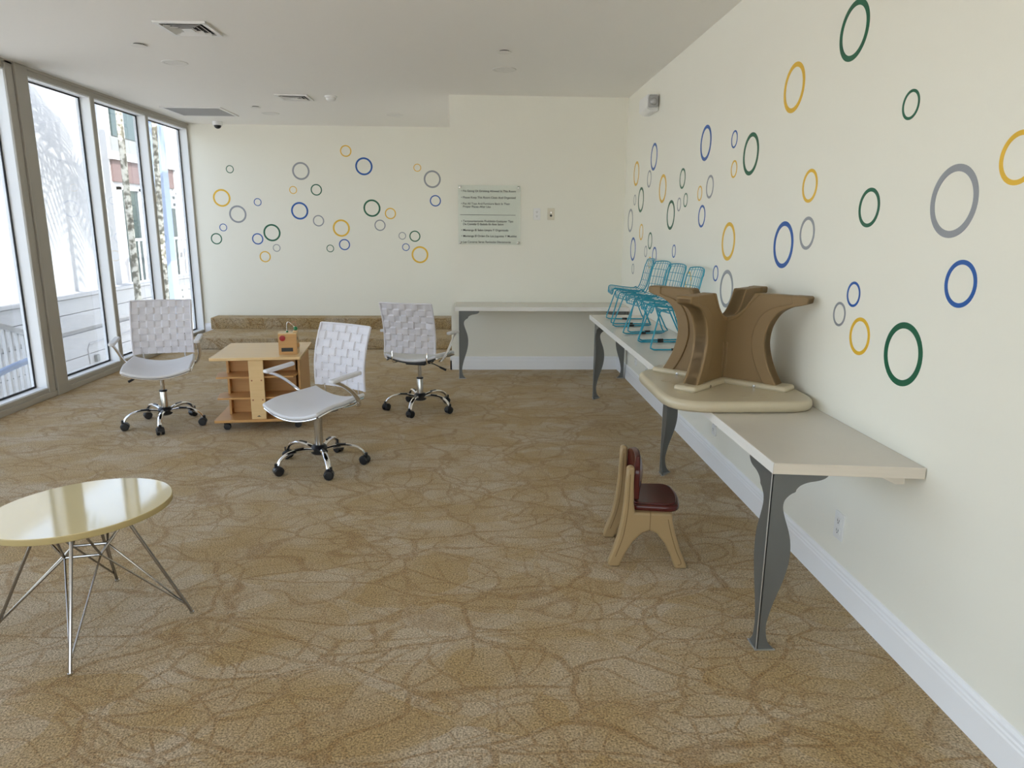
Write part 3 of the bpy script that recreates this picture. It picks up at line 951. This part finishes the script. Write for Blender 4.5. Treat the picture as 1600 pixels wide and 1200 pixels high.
# ================================================================== COUNTERS
LEGP = [(0.066, 0.004), (0.048, 0.022), (0.036, 0.046), (0.030, 0.087), (0.032, 0.118), (0.046, 0.18), (0.066, 0.242), (0.083, 0.303), (0.091, 0.360), (0.089, 0.412),
        (0.079, 0.458), (0.059, 0.515), (0.050, 0.551), (0.054, 0.578), (0.072, 0.598), (0.088, 0.607), (0.091, 0.616), (0.104, 0.630), (0.130, 0.641), (0.166, 0.647), (0.188, 0.655), (0.200, 0.667), (0.204, 0.680)]
def counter_leg(parent, x, y, sx, sy):
    """two shaped steel plates that meet in a corner edge at (x, y)"""
    leg = bpy.data.objects.new('leg', None)
    COL.objects.link(leg)
    leg.parent = parent
    leg.location = (x - parent.location.x, y - parent.location.y, 0)
    curve = catmull(LEGP, 3)
    t = 0.007
    MB().prism([(0, 0.004)] + [(sx * w, z) for w, z in curve] + [(0, 0.680)], 0, sy * t, 'xzy').build('front_plate', 'leg_steel', leg, smooth=False)
    MB().prism([(0, 0.004)] + [(sy * w, z) for w, z in curve] + [(0, 0.680)], 0, sx * t, 'yzx').build('side_plate', 'leg_steel', leg, smooth=False)
    MB().box(min(0, sx * 0.002) - 0.0008, max(0, sx * 0.002) + 0.0008, min(0, sy * 0.002) - 0.0008, max(0, sy * 0.002) + 0.0008, 0.004, 0.679).build('corner_highlight', 'leg_edge', leg)  # thin pale strip, a highlight painted along the corner
    m = MB().prism([(-sx * 0.004, -sy * 0.004), (sx * 0.070, -sy * 0.004), (sx * 0.062, sy * 0.010), (sx * 0.010, sy * 0.062), (-sx * 0.004, sy * 0.070)], 0.0, 0.005, 'xyz')
    m.build('foot_plate', 'leg_edge', leg)
    return leg
ct = thing('long_counter', 'long pale counter on shaped steel legs along the side wall', 'counter', (1.24, 4.2, 0))
cx, cy = 1.24, 4.2
def cprism(parent, name, material, pts, z0, z1, bevel=0.0015):
    return MB().prism([(x - parent.location.x, y - parent.location.y) for x, y in pts], z0, z1).build(name, material, parent, bevel=bevel, smooth=False)
cprism(ct, 'tabletop', 'counter_top', [(XT + 0.002, 2.2055), (XR - 0.002, 2.1440), (XR - 0.002, 6.2660), (XT + 0.002, 6.2660)], T - 0.0375, T)
cprism(ct, 'front_edge_band', 'counter_edge_lit', [(XT - 0.001, 2.2042), (XT + 0.002, 2.2042), (XT + 0.002, 6.2675), (XT - 0.001, 6.2675)], T - 0.0385, T - 0.0006, 0.0008)
cprism(ct, 'end_edge_band', 'counter_end', [(XT - 0.001, 2.2042), (XR - 0.004, 2.1420), (XR - 0.004, 2.1450), (XT - 0.001, 2.2072)], T - 0.0385, T - 0.0006, 0.0008)
counter_leg(ct, XT + 0.004, 2.222, 1, 1)
counter_leg(ct, 1.118, 4.10, 1, -1)
counter_leg(ct, XT + 0.014, 6.05, 1, -1)
for yb in (2.17, 4.40):
    MB().prism([(0.10, 0.6805), (0.190, 0.6805), (0.190, 0.652), (0.158, 0.652)], yb - cy, yb - cy + 0.03, 'xzy').build('bracket', 'counter_end', ct)
nt_ = thing('niche_counter', 'pale counter on shaped steel legs under the clear notice', 'counter', (0.62, 7.1, 0))
cprism(nt_, 'tabletop', 'counter_top', [(-0.243, 6.862), (XR - 0.002, 6.862), (XR - 0.002, YN - 0.001), (-0.243, YN - 0.001)], T - 0.0375, T)
cprism(nt_, 'front_edge_band', 'counter_edge_lit', [(-0.245, 6.858), (XR - 0.004, 6.858), (XR - 0.004, 6.862), (-0.245, 6.862)], T - 0.0385, T - 0.0006, 0.0008)
cprism(nt_, 'end_edge_band', 'counter_end', [(-0.247, 6.858), (-0.243, 6.858), (-0.243, YN - 0.001), (-0.247, YN - 0.001)], T - 0.0385, T - 0.0006, 0.0008)
counter_leg(nt_, -0.205, 6.868, 1, 1)
counter_leg(nt_, 1.452, 6.880, -1, 1)

# ================================================================== WOVEN OFFICE CHAIRS
def office_chair(label, loc, face, phase, sz, loose=False):
    """faces local -y; sz = seat height; phase = turn of the five-arm base"""
    t = thing('office_chair', label, 'chair', loc, face, 'white woven office chairs')
    arm0 = cas0 = None
    for k in range(5):
        a = R_(phase) - face + k * 2 * PI / 5
        if arm0 is None:
            m = MB()
            prof = catmull([(0.035, 0, 0.108), (0.10, 0, 0.124), (0.17, 0, 0.128), (0.225, 0, 0.116), (0.262, 0, 0.092), (0.278, 0, 0.066)], 5)
            m.tube(prof, [0.0165 - 0.004 * i / len(prof) for i in range(len(prof))], 10, flat=(0.8, 1.15))
            arm0 = m.build('base_arm', 'chrome', t)
            arm0.rotation_euler = (0, 0, a)
            slot = MB().prism(rounded([(0.105, -0.006), (0.165, -0.009), (0.165, 0.009), (0.105, 0.006)], 0.006), 0.128, 0.1425).build('slot', 'plastic_black', arm0)
            cas0 = MB()
            for s in (-1, 1):
                cas0.lathe([(0.012, s * 0.004), (0.027, s * 0.005), (0.0285, s * 0.010), (0.0285, s * 0.021), (0.024, s * 0.026), (0.004, s * 0.027)], 18, (0, 0, 0.0285), 'y')
            hood = [(0.031 * math.cos(q), 0.0285 + 0.031 * math.sin(q)) for q in [PI * 0.0 + PI * 1.0 * i / 10 for i in range(11)]]
            cas0.prism(hood, -0.021, 0.021, 'xzy')
            cas0.tube([(0.012, 0, 0.045), (0.012, 0, 0.078)], 0.010, 10)
            cas0 = cas0.build('caster', 'plastic_black', t)
            c = cas0
        else:
            o = inst(arm0, t, (0, 0, 0), a)
            s2 = inst(slot, o)
            c = inst(cas0, t)
        c.location = (0.278 * math.cos(a), 0.278 * math.sin(a), 0)
        c.rotation_euler = (0, 0, a + 0.9 * math.sin(k * 2.3 + phase) + 0.4)
    MB().lathe([(0.042, 0.082), (0.052, 0.090), (0.052, 0.122), (0.040, 0.138), (0.030, 0.142)], 24).build('hub', 'plastic_black', t)
    if sz > 0.43:
        MB().lathe([(0.0255, 0.13), (0.0255, 0.262), (0.022, 0.268)], 20).build('column', 'chrome_dull', t)
        MB().lathe([(0.028, 0.262), (0.028, 0.272), (0.020, 0.275)], 20).build('column_collar', 'plastic_black', t)
        MB().lathe([(0.0145, 0.262), (0.0145, sz - 0.045)], 16).build('piston', 'chrome_dull', t)
    else:
        MB().lathe([(0.0265, 0.13), (0.0265, sz - 0.06), (0.022, sz - 0.055)], 20).build('column', 'chrome_dull', t)
        MB().lathe([(0.030, sz - 0.066), (0.030, sz - 0.045)], 20).build('column_collar', 'plastic_black', t)
    # seat: a padded sling that dips between its sides and rolls over at the front
    def seat_z(u, v):
        x = u * 0.235
        return sz + 0.034 * (u * u) - 0.022 * max(0.0, -v - 0.35) ** 1.5 * 2.2 - 0.012 * (1 - u * u) + 0.012 * max(0, v)
    def seat_pt(u, v, off=0.0):
        w = 0.232 - 0.018 * max(0, v) - 0.008 * max(0.0, -v - 0.6)
        y = v * 0.215 - 0.02 * (1 - u * u) * (1 if v < 0 else 0) * abs(v) - 0.012
        return (u * w, y, seat_z(u, v) + off)
    nu, nv = 12, 12
    MB().sheet([[seat_pt(-1 + 2 * i / nu, -1 + 2 * j / nv) for j in range(nv + 1)] for i in range(nu + 1)], 0.024).build('seat', 'leather_pad', t, bevel=0.009, seg=3, angle=60)
    MB().sheet([[seat_pt((-1 + 2 * i / nu) * 0.93, (-1 + 2 * j / nv) * 0.94, -0.020) for j in range(nv + 1)] for i in range(nu + 1)], 0.012).build('seat_pan', 'plastic_black', t)
    for s in (-1, 1):
        MB().tube([seat_pt(s * 0.985, -0.92 + 1.84 * i / 12, -0.019) for i in range(13)], 0.008, 8).build('side_rail', 'chrome', t)
    MB().tube([seat_pt(-0.96 + 1.92 * i / 12, -0.95, -0.020) for i in range(13)], 0.006, 8).build('front_rail', 'chrome', t)
    MB().box(-0.085, 0.085, -0.09, 0.10, sz - 0.055, sz - 0.030).build('mechanism', 'plastic_black', t, bevel=0.008)
    lv = MB().tube([(-0.03, 0.02, sz - 0.045), (-0.13, 0.02, sz - 0.052), (-0.19, 0.0, sz - 0.085)], 0.0045, 8).build('lever', 'plastic_black', t)
    MB().tube([(-0.175, 0.005, sz - 0.078), (-0.225, -0.012, sz - 0.104)], [0.008, 0.010], 10).build('lever_grip', 'plastic_black', lv)
    # arms
    for s in (-1, 1):
        a = MB().tube(bez((s * 0.218, 0.135, sz - 0.012), (s * 0.275, 0.105, sz + 0.02), (s * 0.278, 0.03, sz + 0.135), (s * 0.278, -0.125, sz + 0.192), 14), 0.0125, 10, flat=(0.75, 1.1))
        a = a.build('arm', 'chrome', t)
        pad = MB().prism(rounded([(s * 0.256, -0.15), (s * 0.300, -0.15), (s * 0.302, 0.095), (s * 0.262, 0.085)], 0.016), 0.0, 0.022)
        p = pad.build('armrest', 'leather_pad', a, bevel=0.007, seg=3)
        p.location = (0, 0, sz + 0.196)
        p.rotation_euler = (R_(4), 0, 0)
    # backrest
    zb, hb, wb = sz + 0.062, 0.40, 0.208
    def back_pt(x, v, off=0.0):
        return Vector((x, 0.205 + 0.075 * v + 0.018 * (1 - (x / wb) ** 2) - 0.03 * math.sin(PI * v) + off, zb + hb * v))
    for s in (-1, 1):
        bf = [back_pt(s * (wb + 0.002), i / 12) for i in range(13)]
        MB().tube(bf, 0.0085, 8).build('back_frame', 'leather_white', t)
        MB().tube(bez((s * 0.145, 0.06, sz - 0.022), (s * 0.145, 0.235, sz - 0.045), (s * 0.145, 0.235, sz + 0.0), tuple(back_pt(s * 0.145, 0.03)), 10), 0.0055, 8).build('back_support', 'chrome', t)
    MB().tube([back_pt(-wb + 2 * wb * i / 10, 1.0) for i in range(11)], 0.006, 8).build('back_frame', 'leather_white', t)
    n = 8
    cw, ch = 2 * wb / n, hb / n
    amp = 0.0045
    for i in range(n):
        xa, xb = -wb + i * cw + 0.0028, -wb + (i + 1) * cw - 0.0028
        rows = []
        for q in range(n * 6 + 1):
            v = q / (n * 6)
            ph = max(-1, min(1, 2.2 * math.sin(PI * (v * n)))) * (1 if i % 2 else -1)
            rows.append([back_pt(xa + (xb - xa) * e / 2, v, amp * ph) for e in range(3)])
        MB().sheet(rows, 0.0022).build('strap', 'leather_white', t)
    for j in range(n):
        va, vb = (j + 0.06) / n, (j + 0.94) / n
        cols = []
        for q in range(n * 6 + 1):
            x = -wb + 2 * wb * q / (n * 6)
            ph = max(-1, min(1, 2.2 * math.sin(PI * (q / 6.0)))) * (-1 if j % 2 else 1)
            cols.append([back_pt(x, va + (vb - va) * e / 2, -amp * ph) for e in range(3)])
        MB().sheet(cols, 0.0022).build('strap', 'leather_white', t)
    if loose:
        # one strap end has worked loose and hangs out beside the frame
        g = [[(-0.16 - 0.07 * i / 6, 0.262 + 0.016 * math.sin(PI * i / 6 * 0.8), sz + 0.27 + e * 0.022 - 0.006 * i / 6) for e in range(3)] for i in range(7)]
        MB().sheet(g, 0.0025).build('loose_strap', 'leather_white', t)
    return t
office_chair('white woven-back office chair facing the room beside the windows', (-2.377, 5.238, 0), R_(15), -3, 0.452)
office_chair('white woven-back office chair set low, in front of the wooden cart', (-1.013, 4.277, 0), R_(-33), 5, 0.405)
office_chair('white woven-back office chair turned to the platform, with a loose strap', (-0.494, 5.675, 0), R_(164), 42, 0.446, True)

# ================================================================== ROUND WIRE-LEGGED TABLE
TC = Vector((-1.470, 2.495, 0))
lt = thing('side_table', 'low round cream table on a bent wire base', 'table', TC)
ang = math.atan2(-0.72, -0.69)
el = []
for k in range(96):
    a = 2 * PI * k / 96
    p = Vector((0.309 * math.cos(a), 0.269 * math.sin(a)))
    el.append((p.x * math.cos(ang) - p.y * math.sin(ang), p.x * math.sin(ang) + p.y * math.cos(ang)))
MB().prism(el, 0.4475, 0.470).build('rim', 'table_rim', lt, bevel=0.003, seg=3)
MB().prism([(x * 0.998, y * 0.998) for x, y in el], 0.4695, 0.4722).build('tabletop', 'table_cream', lt, bevel=0.0012, angle=50)
FC = Vector((-1.465, 2.48, 0)) - TC
feet = [Vector((0.082, -0.323, 0)), Vector((0.335, 0.059, 0)), Vector((-0.083, 0.326, 0)), Vector((-0.335, -0.056, 0))]
rc = [Vector((-0.046, -0.060, 0.300)), Vector((0.070, -0.036, 0.300)), Vector((0.046, 0.060, 0.300)), Vector((-0.070, 0.036, 0.300))]
for k in range(4):
    f = feet[k]
    leg = MB().tube([FC + f + Vector((0, 0, 0.003)), FC + f * 0.985 + Vector((0, 0, 0.02)), FC + f * 0.38 + Vector((0, 0, 0.449))], 0.0062, 8).build('leg_rod', 'steel_wire', lt)
    for q in (k, (k + 1) % 4):
        c = rc[q]
        MB().tube([FC + f * 0.97 + Vector((0, 0, 0.032)), FC + f * 0.95 + Vector((0, 0, 0.04)), FC + c], 0.0036, 7).build('brace_wire', 'steel_wire', leg)
    MB().tube([FC + f + Vector((0, 0, 0.0)), FC + f + Vector((0, 0, 0.008))], 0.0085, 10).build('foot', 'chrome_dull', leg)
MB().tube([FC + c for c in rc], 0.0055, 8, closed=True).build('ring_wire', 'steel_wire', lt)
for q in range(4):
    c = rc[q]
    for sg_ in (-1, 1):
        d = Vector((c.x, c.y, 0)).normalized()
        e = Vector((-d.y, d.x, 0)) * sg_
        MB().tube([FC + c, FC + d * 0.14 + e * 0.10 + Vector((0, 0, 0.449))], 0.0045, 7).build('mount_rod', 'steel_wire', lt)

# ================================================================== ROLLING WOODEN CART AND TOY BOX
CA = R_(6)
ct2 = thing('storage_cart', 'square maple storage cart with open shelves on casters', 'cart', (-1.66, 5.395, 0), CA)
W, D = 0.318, 0.342
MB().prism(rounded([(-W, -D), (W, -D), (W, D), (-W, D)], 0.012), 0.530, 0.551).build('top_board', 'maple_lit', ct2, bevel=0.003)
MB().prism(rounded([(-W, -D), (W, -D), (W, D), (-W, D)], 0.012), 0.068, 0.088).build('bottom_board', 'maple', ct2, bevel=0.003)
MB().box(-0.052, 0.052, -D + 0.012, -D + 0.030, 0.088, 0.530).build('front_post', 'maple_lit', ct2, bevel=0.002)
MB().box(-0.052, 0.052, D - 0.030, D - 0.012, 0.088, 0.530).build('rear_post', 'maple', ct2, bevel=0.002)
MB().box(-0.009, 0.009, -D + 0.030, D - 0.030, 0.088, 0.530).build('divider', 'maple', ct2)
for s in (-1, 1):
    bx = sorted((s * 0.009, s * (W - 0.075)))
    MB().box(bx[0], bx[1], -0.10, -0.085, 0.088, 0.530).build('back_panel', 'maple', ct2)
    MB().box(bx[0], bx[1], 0.085, 0.10, 0.088, 0.530).build('back_panel', 'maple', ct2)
    if s < 0:
        MB().box(-W + 0.075, -W + 0.090, -0.165, 0.165, 0.088, 0.530).build('end_panel', 'maple', ct2)
    else:
        MB().box(W - 0.040, W - 0.026, -0.215, 0.30, 0.088, 0.530).build('end_panel', 'maple', ct2)
    for z in (0.235, 0.392):
        for q in (-1, 1):
            pts = [(s * 0.010, q * 0.10), (s * (W - 0.03), q * 0.10), (s * (W - 0.008), q * 0.15), (s * (W - 0.03), q * (D - 0.034)), (s * 0.010, q * (D - 0.034))]
            if s > 0:
                pts = [(0.010, q * 0.10), (W - 0.041, q * 0.10), (W - 0.041, q * 0.20), (W - 0.062, q * (D - 0.034)), (0.010, q * (D - 0.034))]
            MB().prism(pts, z, z + 0.013).build('shelf', 'maple', ct2, bevel=0.002)
for z in (0.214, 0.360):
    for x in (-0.034, 0.034):
        MB().lathe([(0.006, -D + 0.013), (0.006, -D + 0.009), (0.003, -D + 0.008)], 10, (x, 0, z + 0.02), 'y').build('screw', 'toy_copper', ct2)
MB().add([(-0.016, -D + 0.0105, 0.108), (0.016, -D + 0.0105, 0.108), (0.004, -D + 0.0105, 0.114), (0, -D + 0.0105, 0.118), (-0.004, -D + 0.0105, 0.114),
          (-0.016, -D + 0.0125, 0.108), (0.016, -D + 0.0125, 0.108), (0.004, -D + 0.0125, 0.114), (0, -D + 0.0125, 0.118), (-0.004, -D + 0.0125, 0.114)],
         [(0, 1, 2, 3, 4), (9, 8, 7, 6, 5), (0, 5, 6, 1), (1, 6, 7, 2), (2, 7, 8, 3), (3, 8, 9, 4), (4, 9, 5, 0)]).build('maker_mark', 'ink_black', ct2, smooth=False)
for sx in (-1, 1):
    for sy in (-1, 1):
        m = MB()
        for q in (-1, 1):
            m.lathe([(0.006, q * 0.004), (0.024, q * 0.005), (0.025, q * 0.010), (0.023, q * 0.017), (0.004, q * 0.018)], 16, (sx * 0.255 + 0.012, sy * 0.27, 0.025), 'y')
        m.tube([(sx * 0.255, sy * 0.27, 0.03), (sx * 0.255, sy * 0.27, 0.068)], 0.012, 10)
        m.box(sx * 0.255 - 0.022, sx * 0.255 + 0.022, sy * 0.27 - 0.022, sy * 0.27 + 0.022, 0.060, 0.068)
        m.build('caster', 'plastic_black', ct2)

tb = thing('toy_box', 'small wooden toy box with red dot and wire loop on the maple cart', 'toy', (-1.428, 5.255, 0.551), R_(8))
w = 0.066
m = MB()
m.box(-w, w, -0.070, -0.061, 0.0, 0.150)
m.build('front_panel', 'maple', tb, bevel=0.002)
MB().box(-w, w, 0.061, 0.070, 0.0, 0.150).build('back_panel', 'maple_lit', tb, bevel=0.002)
for s in (-1, 1):
    a, b = sorted((s * w, s * (w - 0.009)))
    sp = MB().box(a, b, -0.061, 0.061, 0.0, 0.150).build('side_panel', 'maple_lit', tb, bevel=0.002)
    for zc in (0.045, 0.112):
        MB().lathe([(0.013, s * (w - 0.001)), (0.013, s * (w + 0.0012))], 14, (0, -0.02, zc), 'x').build('side_hole', 'vent_dark', sp)
MB().box(-w, w, -0.070, 0.070, 0.150, 0.157).build('lid', 'maple_lit', tb, bevel=0.002)
MB().lathe([(0.021, -0.0695), (0.021, -0.0735), (0.018, -0.0745)], 24, (-0.035, 0, 0.122), 'y').build('red_dot', 'toy_red', tb)
MB().box(-0.046, 0.036, -0.0715, -0.066, 0.022, 0.050).build('slot', 'ink_black', tb)
MB().box(w, w + 0.012, -0.03, 0.01, 0.045, 0.075).build('side_latch', 'maple', tb, bevel=0.003)
MB().tube(catmull([(-0.006, 0, 0.155), (-0.008, 0, 0.205), (0.0, 0, 0.232), (0.018, 0, 0.226), (0.040, 0, 0.204), (0.050, 0, 0.186)], 5), 0.0028, 7).build('wire_loop', 'chrome_dull', tb)
MB().tube(catmull([(0.0, 0.01, 0.222), (0.022, 0.01, 0.214), (0.040, 0.008, 0.236), (0.056, 0.004, 0.228), (0.057, 0.0, 0.19)], 5), 0.0022, 7).build('copper_wire', 'toy_copper', tb)
MB().lathe([(0.007, 0.155), (0.009, 0.160), (0.006, 0.168), (0.002, 0.170)], 10, (-0.007, 0, 0)).build('wire_socket', 'toy_green', tb)
MB().lathe([(0.003, 0.168), (0.014, 0.174), (0.015, 0.186), (0.010, 0.197), (0.002, 0.200)], 14, (0.054, 0, 0)).build('green_bead', 'toy_green', tb)
MB().box(0.034, 0.064, -0.015, 0.015, 0.157, 0.169).build('bead_block', 'maple_lit', tb, bevel=0.003)

# ================================================================== UPTURNED TODDLER TABLE
tt = thing('toddler_table', 'beige toddler table lying upside down on the long counter, brown legs up', 'table', (1.145, 3.215, T))
sl = rounded([(-0.340, -0.375), (0.325, -0.375), (0.325, 0.385), (-0.340, 0.385)], [0.20, 0.15, 0.2, 0.2], 8)
sl2 = []
for x, y in sl:                                   # sides bow outward a little
    sl2.append((x, y))
MB().prism(sl2, 0.0, 0.050).build('slab', 'toddler_beige', tt, bevel=0.022, seg=5)
TX, TY, ZS = 0.022, 0.078, 0.050
WP = catmull([(0.316, 0.0), (0.282, 0.045), (0.248, 0.11), (0.226, 0.18), (0.222, 0.235), (0.235, 0.295), (0.268, 0.350), (0.318, 0.382), (0.370, 0.396), (0.398, 0.406)], 4)
TOPP = [(0.402, 0.430), (0.395, 0.437)]
IN = catmull([(0.158, 0.437), (0.136, 0.400), (0.105, 0.358), (0.06, 0.325), (0.0, 0.314)], 4)
prof = WP + TOPP + IN + [(0.0, 0.0)]
rim_in = [(max(0.02, r - 0.062), z) for r, z in WP]
for k in range(4):
    a = PI / 4 + k * PI / 2
    lg = MB().prism(prof, -0.030, 0.030, 'xzy').build('leg', 'toddler_brown', tt, bevel=0.007, seg=3)
    lg.location = (TX, TY, ZS - 0.004)
    lg.rotation_euler = (0, 0, a)
    out = WP + [(0.402, 0.430), (0.395, 0.4375)] + [(0.330, 0.4375)] + rim_in[-2::-1]
    MB().prism(out, -0.0375, 0.0375, 'xzy').build('flange', 'toddler_brown', lg, bevel=0.008, seg=3)
    inner = [(r, z) for r, z in IN if r > 0.02] + [(0.03, 0.290), (0.085, 0.318), (0.118, 0.352), (0.145, 0.392), (0.185, 0.437)]
    MB().prism(inner, -0.0345, 0.0345, 'xzy').build('saddle_lip', 'toddler_brown', lg, bevel=0.005)
    MB().box(0.012, 0.046, -0.0335, 0.0335, 0.0, 0.20).build('joint_rib', 'toddler_brown', lg, bevel=0.004)
    cl = MB().prism(rounded([(0.0, -0.056), (0.350, -0.056), (0.350, 0.056), (0.0, 0.056)], 0.02), 0.0, 0.030).build('collar', 'toddler_beige', tt, bevel=0.018, seg=4)
    cl.location = (TX, TY, ZS - 0.006)
    cl.rotation_euler = (0, 0, a)
    for s in (-1, 1):
        MB().lathe([(0.007, s * 0.054), (0.007, s * 0.0575), (0.003, s * 0.058)], 10, (0.20, 0, 0.014), 'y').build('screw', 'chrome_dull', cl)
for (x, y, q) in ((-0.215, -0.02, 0.4), (-0.245, 0.06, 0.4), (0.02, -0.265, 0.0), (0.10, -0.262, 0.0)):
    m = MB().lathe([(0.024, 0.0485), (0.024, 0.0508), (0.019, 0.0512), (0.016, 0.0503)], 20)
    o = m.build('drain_dimple', 'toddler_beige', tt)
    o.location = (x, y, 0)
    o.rotation_euler = (0, 0, q)

# ================================================================== TURQUOISE WIRE CHAIRS ON THE COUNTER
def wire_chair(label, x, y, rot, src=None):
    t = thing('wire_chair', label, 'chair', (x, y, T), rot, 'small turquoise wire chairs on the long counter')
    if src is not None:
        for ch in src.children:
            c = ch.copy(); COL.objects.link(c); c.parent = t
            for g2 in ch.children:
                d = g2.copy(); COL.objects.link(d); d.parent = c
        return t
    prof = catmull([(-0.178, 0.238), (-0.172, 0.262), (-0.150, 0.272), (-0.07, 0.262), (0.01, 0.254), (0.065, 0.258), (0.103, 0.282), (0.124, 0.330), (0.140, 0.400), (0.156, 0.470), (0.170, 0.522)], 5)
    n = len(prof)
    def half(i):
        s = i / (n - 1)
        if s < 0.1: return 0.118 + 0.032 * s / 0.1
        if s < 0.55: return 0.150 - 0.012 * (s - 0.1) / 0.45
        return 0.138 + 0.014 * math.sin((s - 0.55) / 0.45 * PI * 0.8) - 0.012 * max(0, (s - 0.9) / 0.1) ** 2
    def pt(i, u):
        s = i / (n - 1)
        x_, z_ = prof[i]
        up = 0.020 * u * u if s < 0.55 else 0
        fw = 0.024 * u * u if s >= 0.5 else 0
        return (x_ - fw, u * half(i), z_ + up * (1 if s > 0.08 else 0) + (-0.010 * u * u if s > 0.9 else 0))
    basket = MB()
    for k in range(7):
        u = -0.78 + 1.56 * k / 6
        basket.tube([pt(i, u) for i in range(n)], 0.0021, 5)
    for i in range(4, n - 2, 4):
        basket.tube([pt(i, -1 + 2 * q / 10) for q in range(11)], 0.0021, 5)
    basket.build('wire_basket', 'wire_turquoise', t)
    rim = [pt(i, -1) for i in range(n)] + [pt(n - 1, -1 + 2 * q / 10) for q in range(1, 10)] + [pt(i, 1) for i in range(n - 1, -1, -1)] + [pt(0, 1 - 2 * q / 10) for q in range(1, 10)]
    MB().tube(rim, 0.0042, 7, closed=True).build('basket_rim', 'wire_turquoise', t)
    for s in (-1, 1):
        yb, yt = s * 0.158, s * 0.112
        path = [(0.028, yt, 0.248), (0.120, yb * 0.97, 0.040), (0.140, yb, 0.010), (0.122, yb, 0.0062), (-0.160, yb, 0.0062), (-0.182, yb, 0.016), (-0.178, yb * 0.97, 0.04), (-0.118, yt, 0.244), (-0.10, yt, 0.258), (0.02, yt, 0.250)]
        sl_ = MB().tube(path, 0.0052, 8).build('sled_leg', 'wire_turquoise', t)
        MB().tube([(-0.045, yb, 0.0075), (-0.005, yb, 0.0075)], 0.0075, 10).build('glide', 'rubber_black', sl_)
    MB().tube([(-0.08, -0.115, 0.246), (-0.08, 0.115, 0.246)], 0.0045, 7).build('cross_bar', 'wire_turquoise', t)
    MB().tube([(0.055, -0.123, 0.185), (0.055, 0.123, 0.185)], 0.0045, 7).build('cross_bar', 'wire_turquoise', t)
    return t
wc0 = wire_chair('turquoise wire chair on the counter, the one farthest along the wall', 1.262, 5.80, R_(-3))
wire_chair('turquoise wire chair on the counter, second from the niche wall', 1.262, 5.36, R_(10), wc0)
wire_chair('turquoise wire chair on the counter, third from the niche wall', 1.262, 4.96, R_(9), wc0)
wire_chair('turquoise wire chair on the counter, next to the upturned toddler table', 1.272, 4.56, R_(2), wc0)

# ================================================================== TODDLER CHAIR
kc = thing('toddler_chair', 'small tan and maroon toddler chair standing on the carpet', 'chair', (0.78, 3.02, 0), R_(-6))
def kx(x): return x - 0.78
SIDE = [(0.592, 0.0), (0.640, 0.0), (0.652, 0.03), (0.672, 0.075), (0.700, 0.125), (0.735, 0.162), (0.768, 0.178), (0.800, 0.165), (0.836, 0.12), (0.866, 0.06), (0.888, 0.0),
        (0.942, 0.0), (0.940, 0.018), (0.912, 0.08), (0.885, 0.16), (0.868, 0.225), (0.862, 0.262), (0.700, 0.262), (0.694, 0.30), (0.690, 0.40), (0.690, 0.462), (0.684, 0.472), (0.664, 0.472),
        (0.657, 0.462), (0.654, 0.40), (0.650, 0.30), (0.642, 0.22), (0.628, 0.14), (0.606, 0.07), (0.588, 0.018)]
for yc in (-0.145, 0.155):
    sd = MB().prism([(kx(x), z) for x, z in SIDE], yc - 0.022, yc + 0.022, 'xzy').build('side_frame', 'chair_tan', kc, bevel=0.011, seg=4, angle=50)
    gr = catmull([(0.672, 0.44), (0.670, 0.32), (0.664, 0.23), (0.650, 0.14), (0.622, 0.05)], 5)
    MB().tube([(kx(x), yc - 0.0215, z) for x, z in gr], 0.0022, 6).build('groove', 'toddler_brown', sd)
    gr = catmull([(0.846, 0.235), (0.862, 0.17), (0.888, 0.09), (0.914, 0.03), (0.900, 0.018)], 5)
    MB().tube([(kx(x), yc - 0.0215, z) for x, z in gr], 0.0022, 6).build('groove', 'toddler_brown', sd)
    MB().box(kx(0.766), kx(0.770), yc - 0.0225, yc + 0.0225, 0.180, 0.262).build('seam', 'toddler_brown', sd)
seat = rounded([(kx(0.690), -0.135), (kx(0.895), -0.150), (kx(0.918), 0.0), (kx(0.895), 0.150), (kx(0.690), 0.135)], [0.03, 0.06, 0.1, 0.06, 0.03], 6)
MB().prism(seat, 0.258, 0.288).build('seat', 'chair_maroon', kc, bevel=0.011, seg=4, angle=50)
MB().prism([(x * 0.90, y * 0.88) for x, y in seat], 0.286, 0.293).build('seat_pad', 'chair_maroon', kc, bevel=0.004, seg=3, angle=50)
rows = []
for j in range(9):
    v = j / 8
    z = 0.318 + 0.175 * v
    rows.append([(kx(0.708) + 0.020 * (1 - (q / 5 - 1) ** 2 if False else 0) + 0.030 * math.cos((q / 5 - 1) * PI / 2) * (0.4 + 0.6 * math.sin(PI * v)) - 0.006,
                  (q / 5 - 1) * 0.152 * (1 - 0.10 * max(0, v - 0.8) / 0.2), z - 0.028 * (1 if v > 0.75 else 0) * (v - 0.75) / 0.25 * abs(q / 5 - 1) ** 2) for q in range(11)])
MB().sheet(rows, 0.026).build('backrest', 'chair_maroon', kc, bevel=0.010, seg=4, angle=50)
MB().box(kx(0.70), kx(0.87), -0.13, 0.14, 0.22, 0.256).build('seat_rail', 'chair_tan', kc, bevel=0.006)
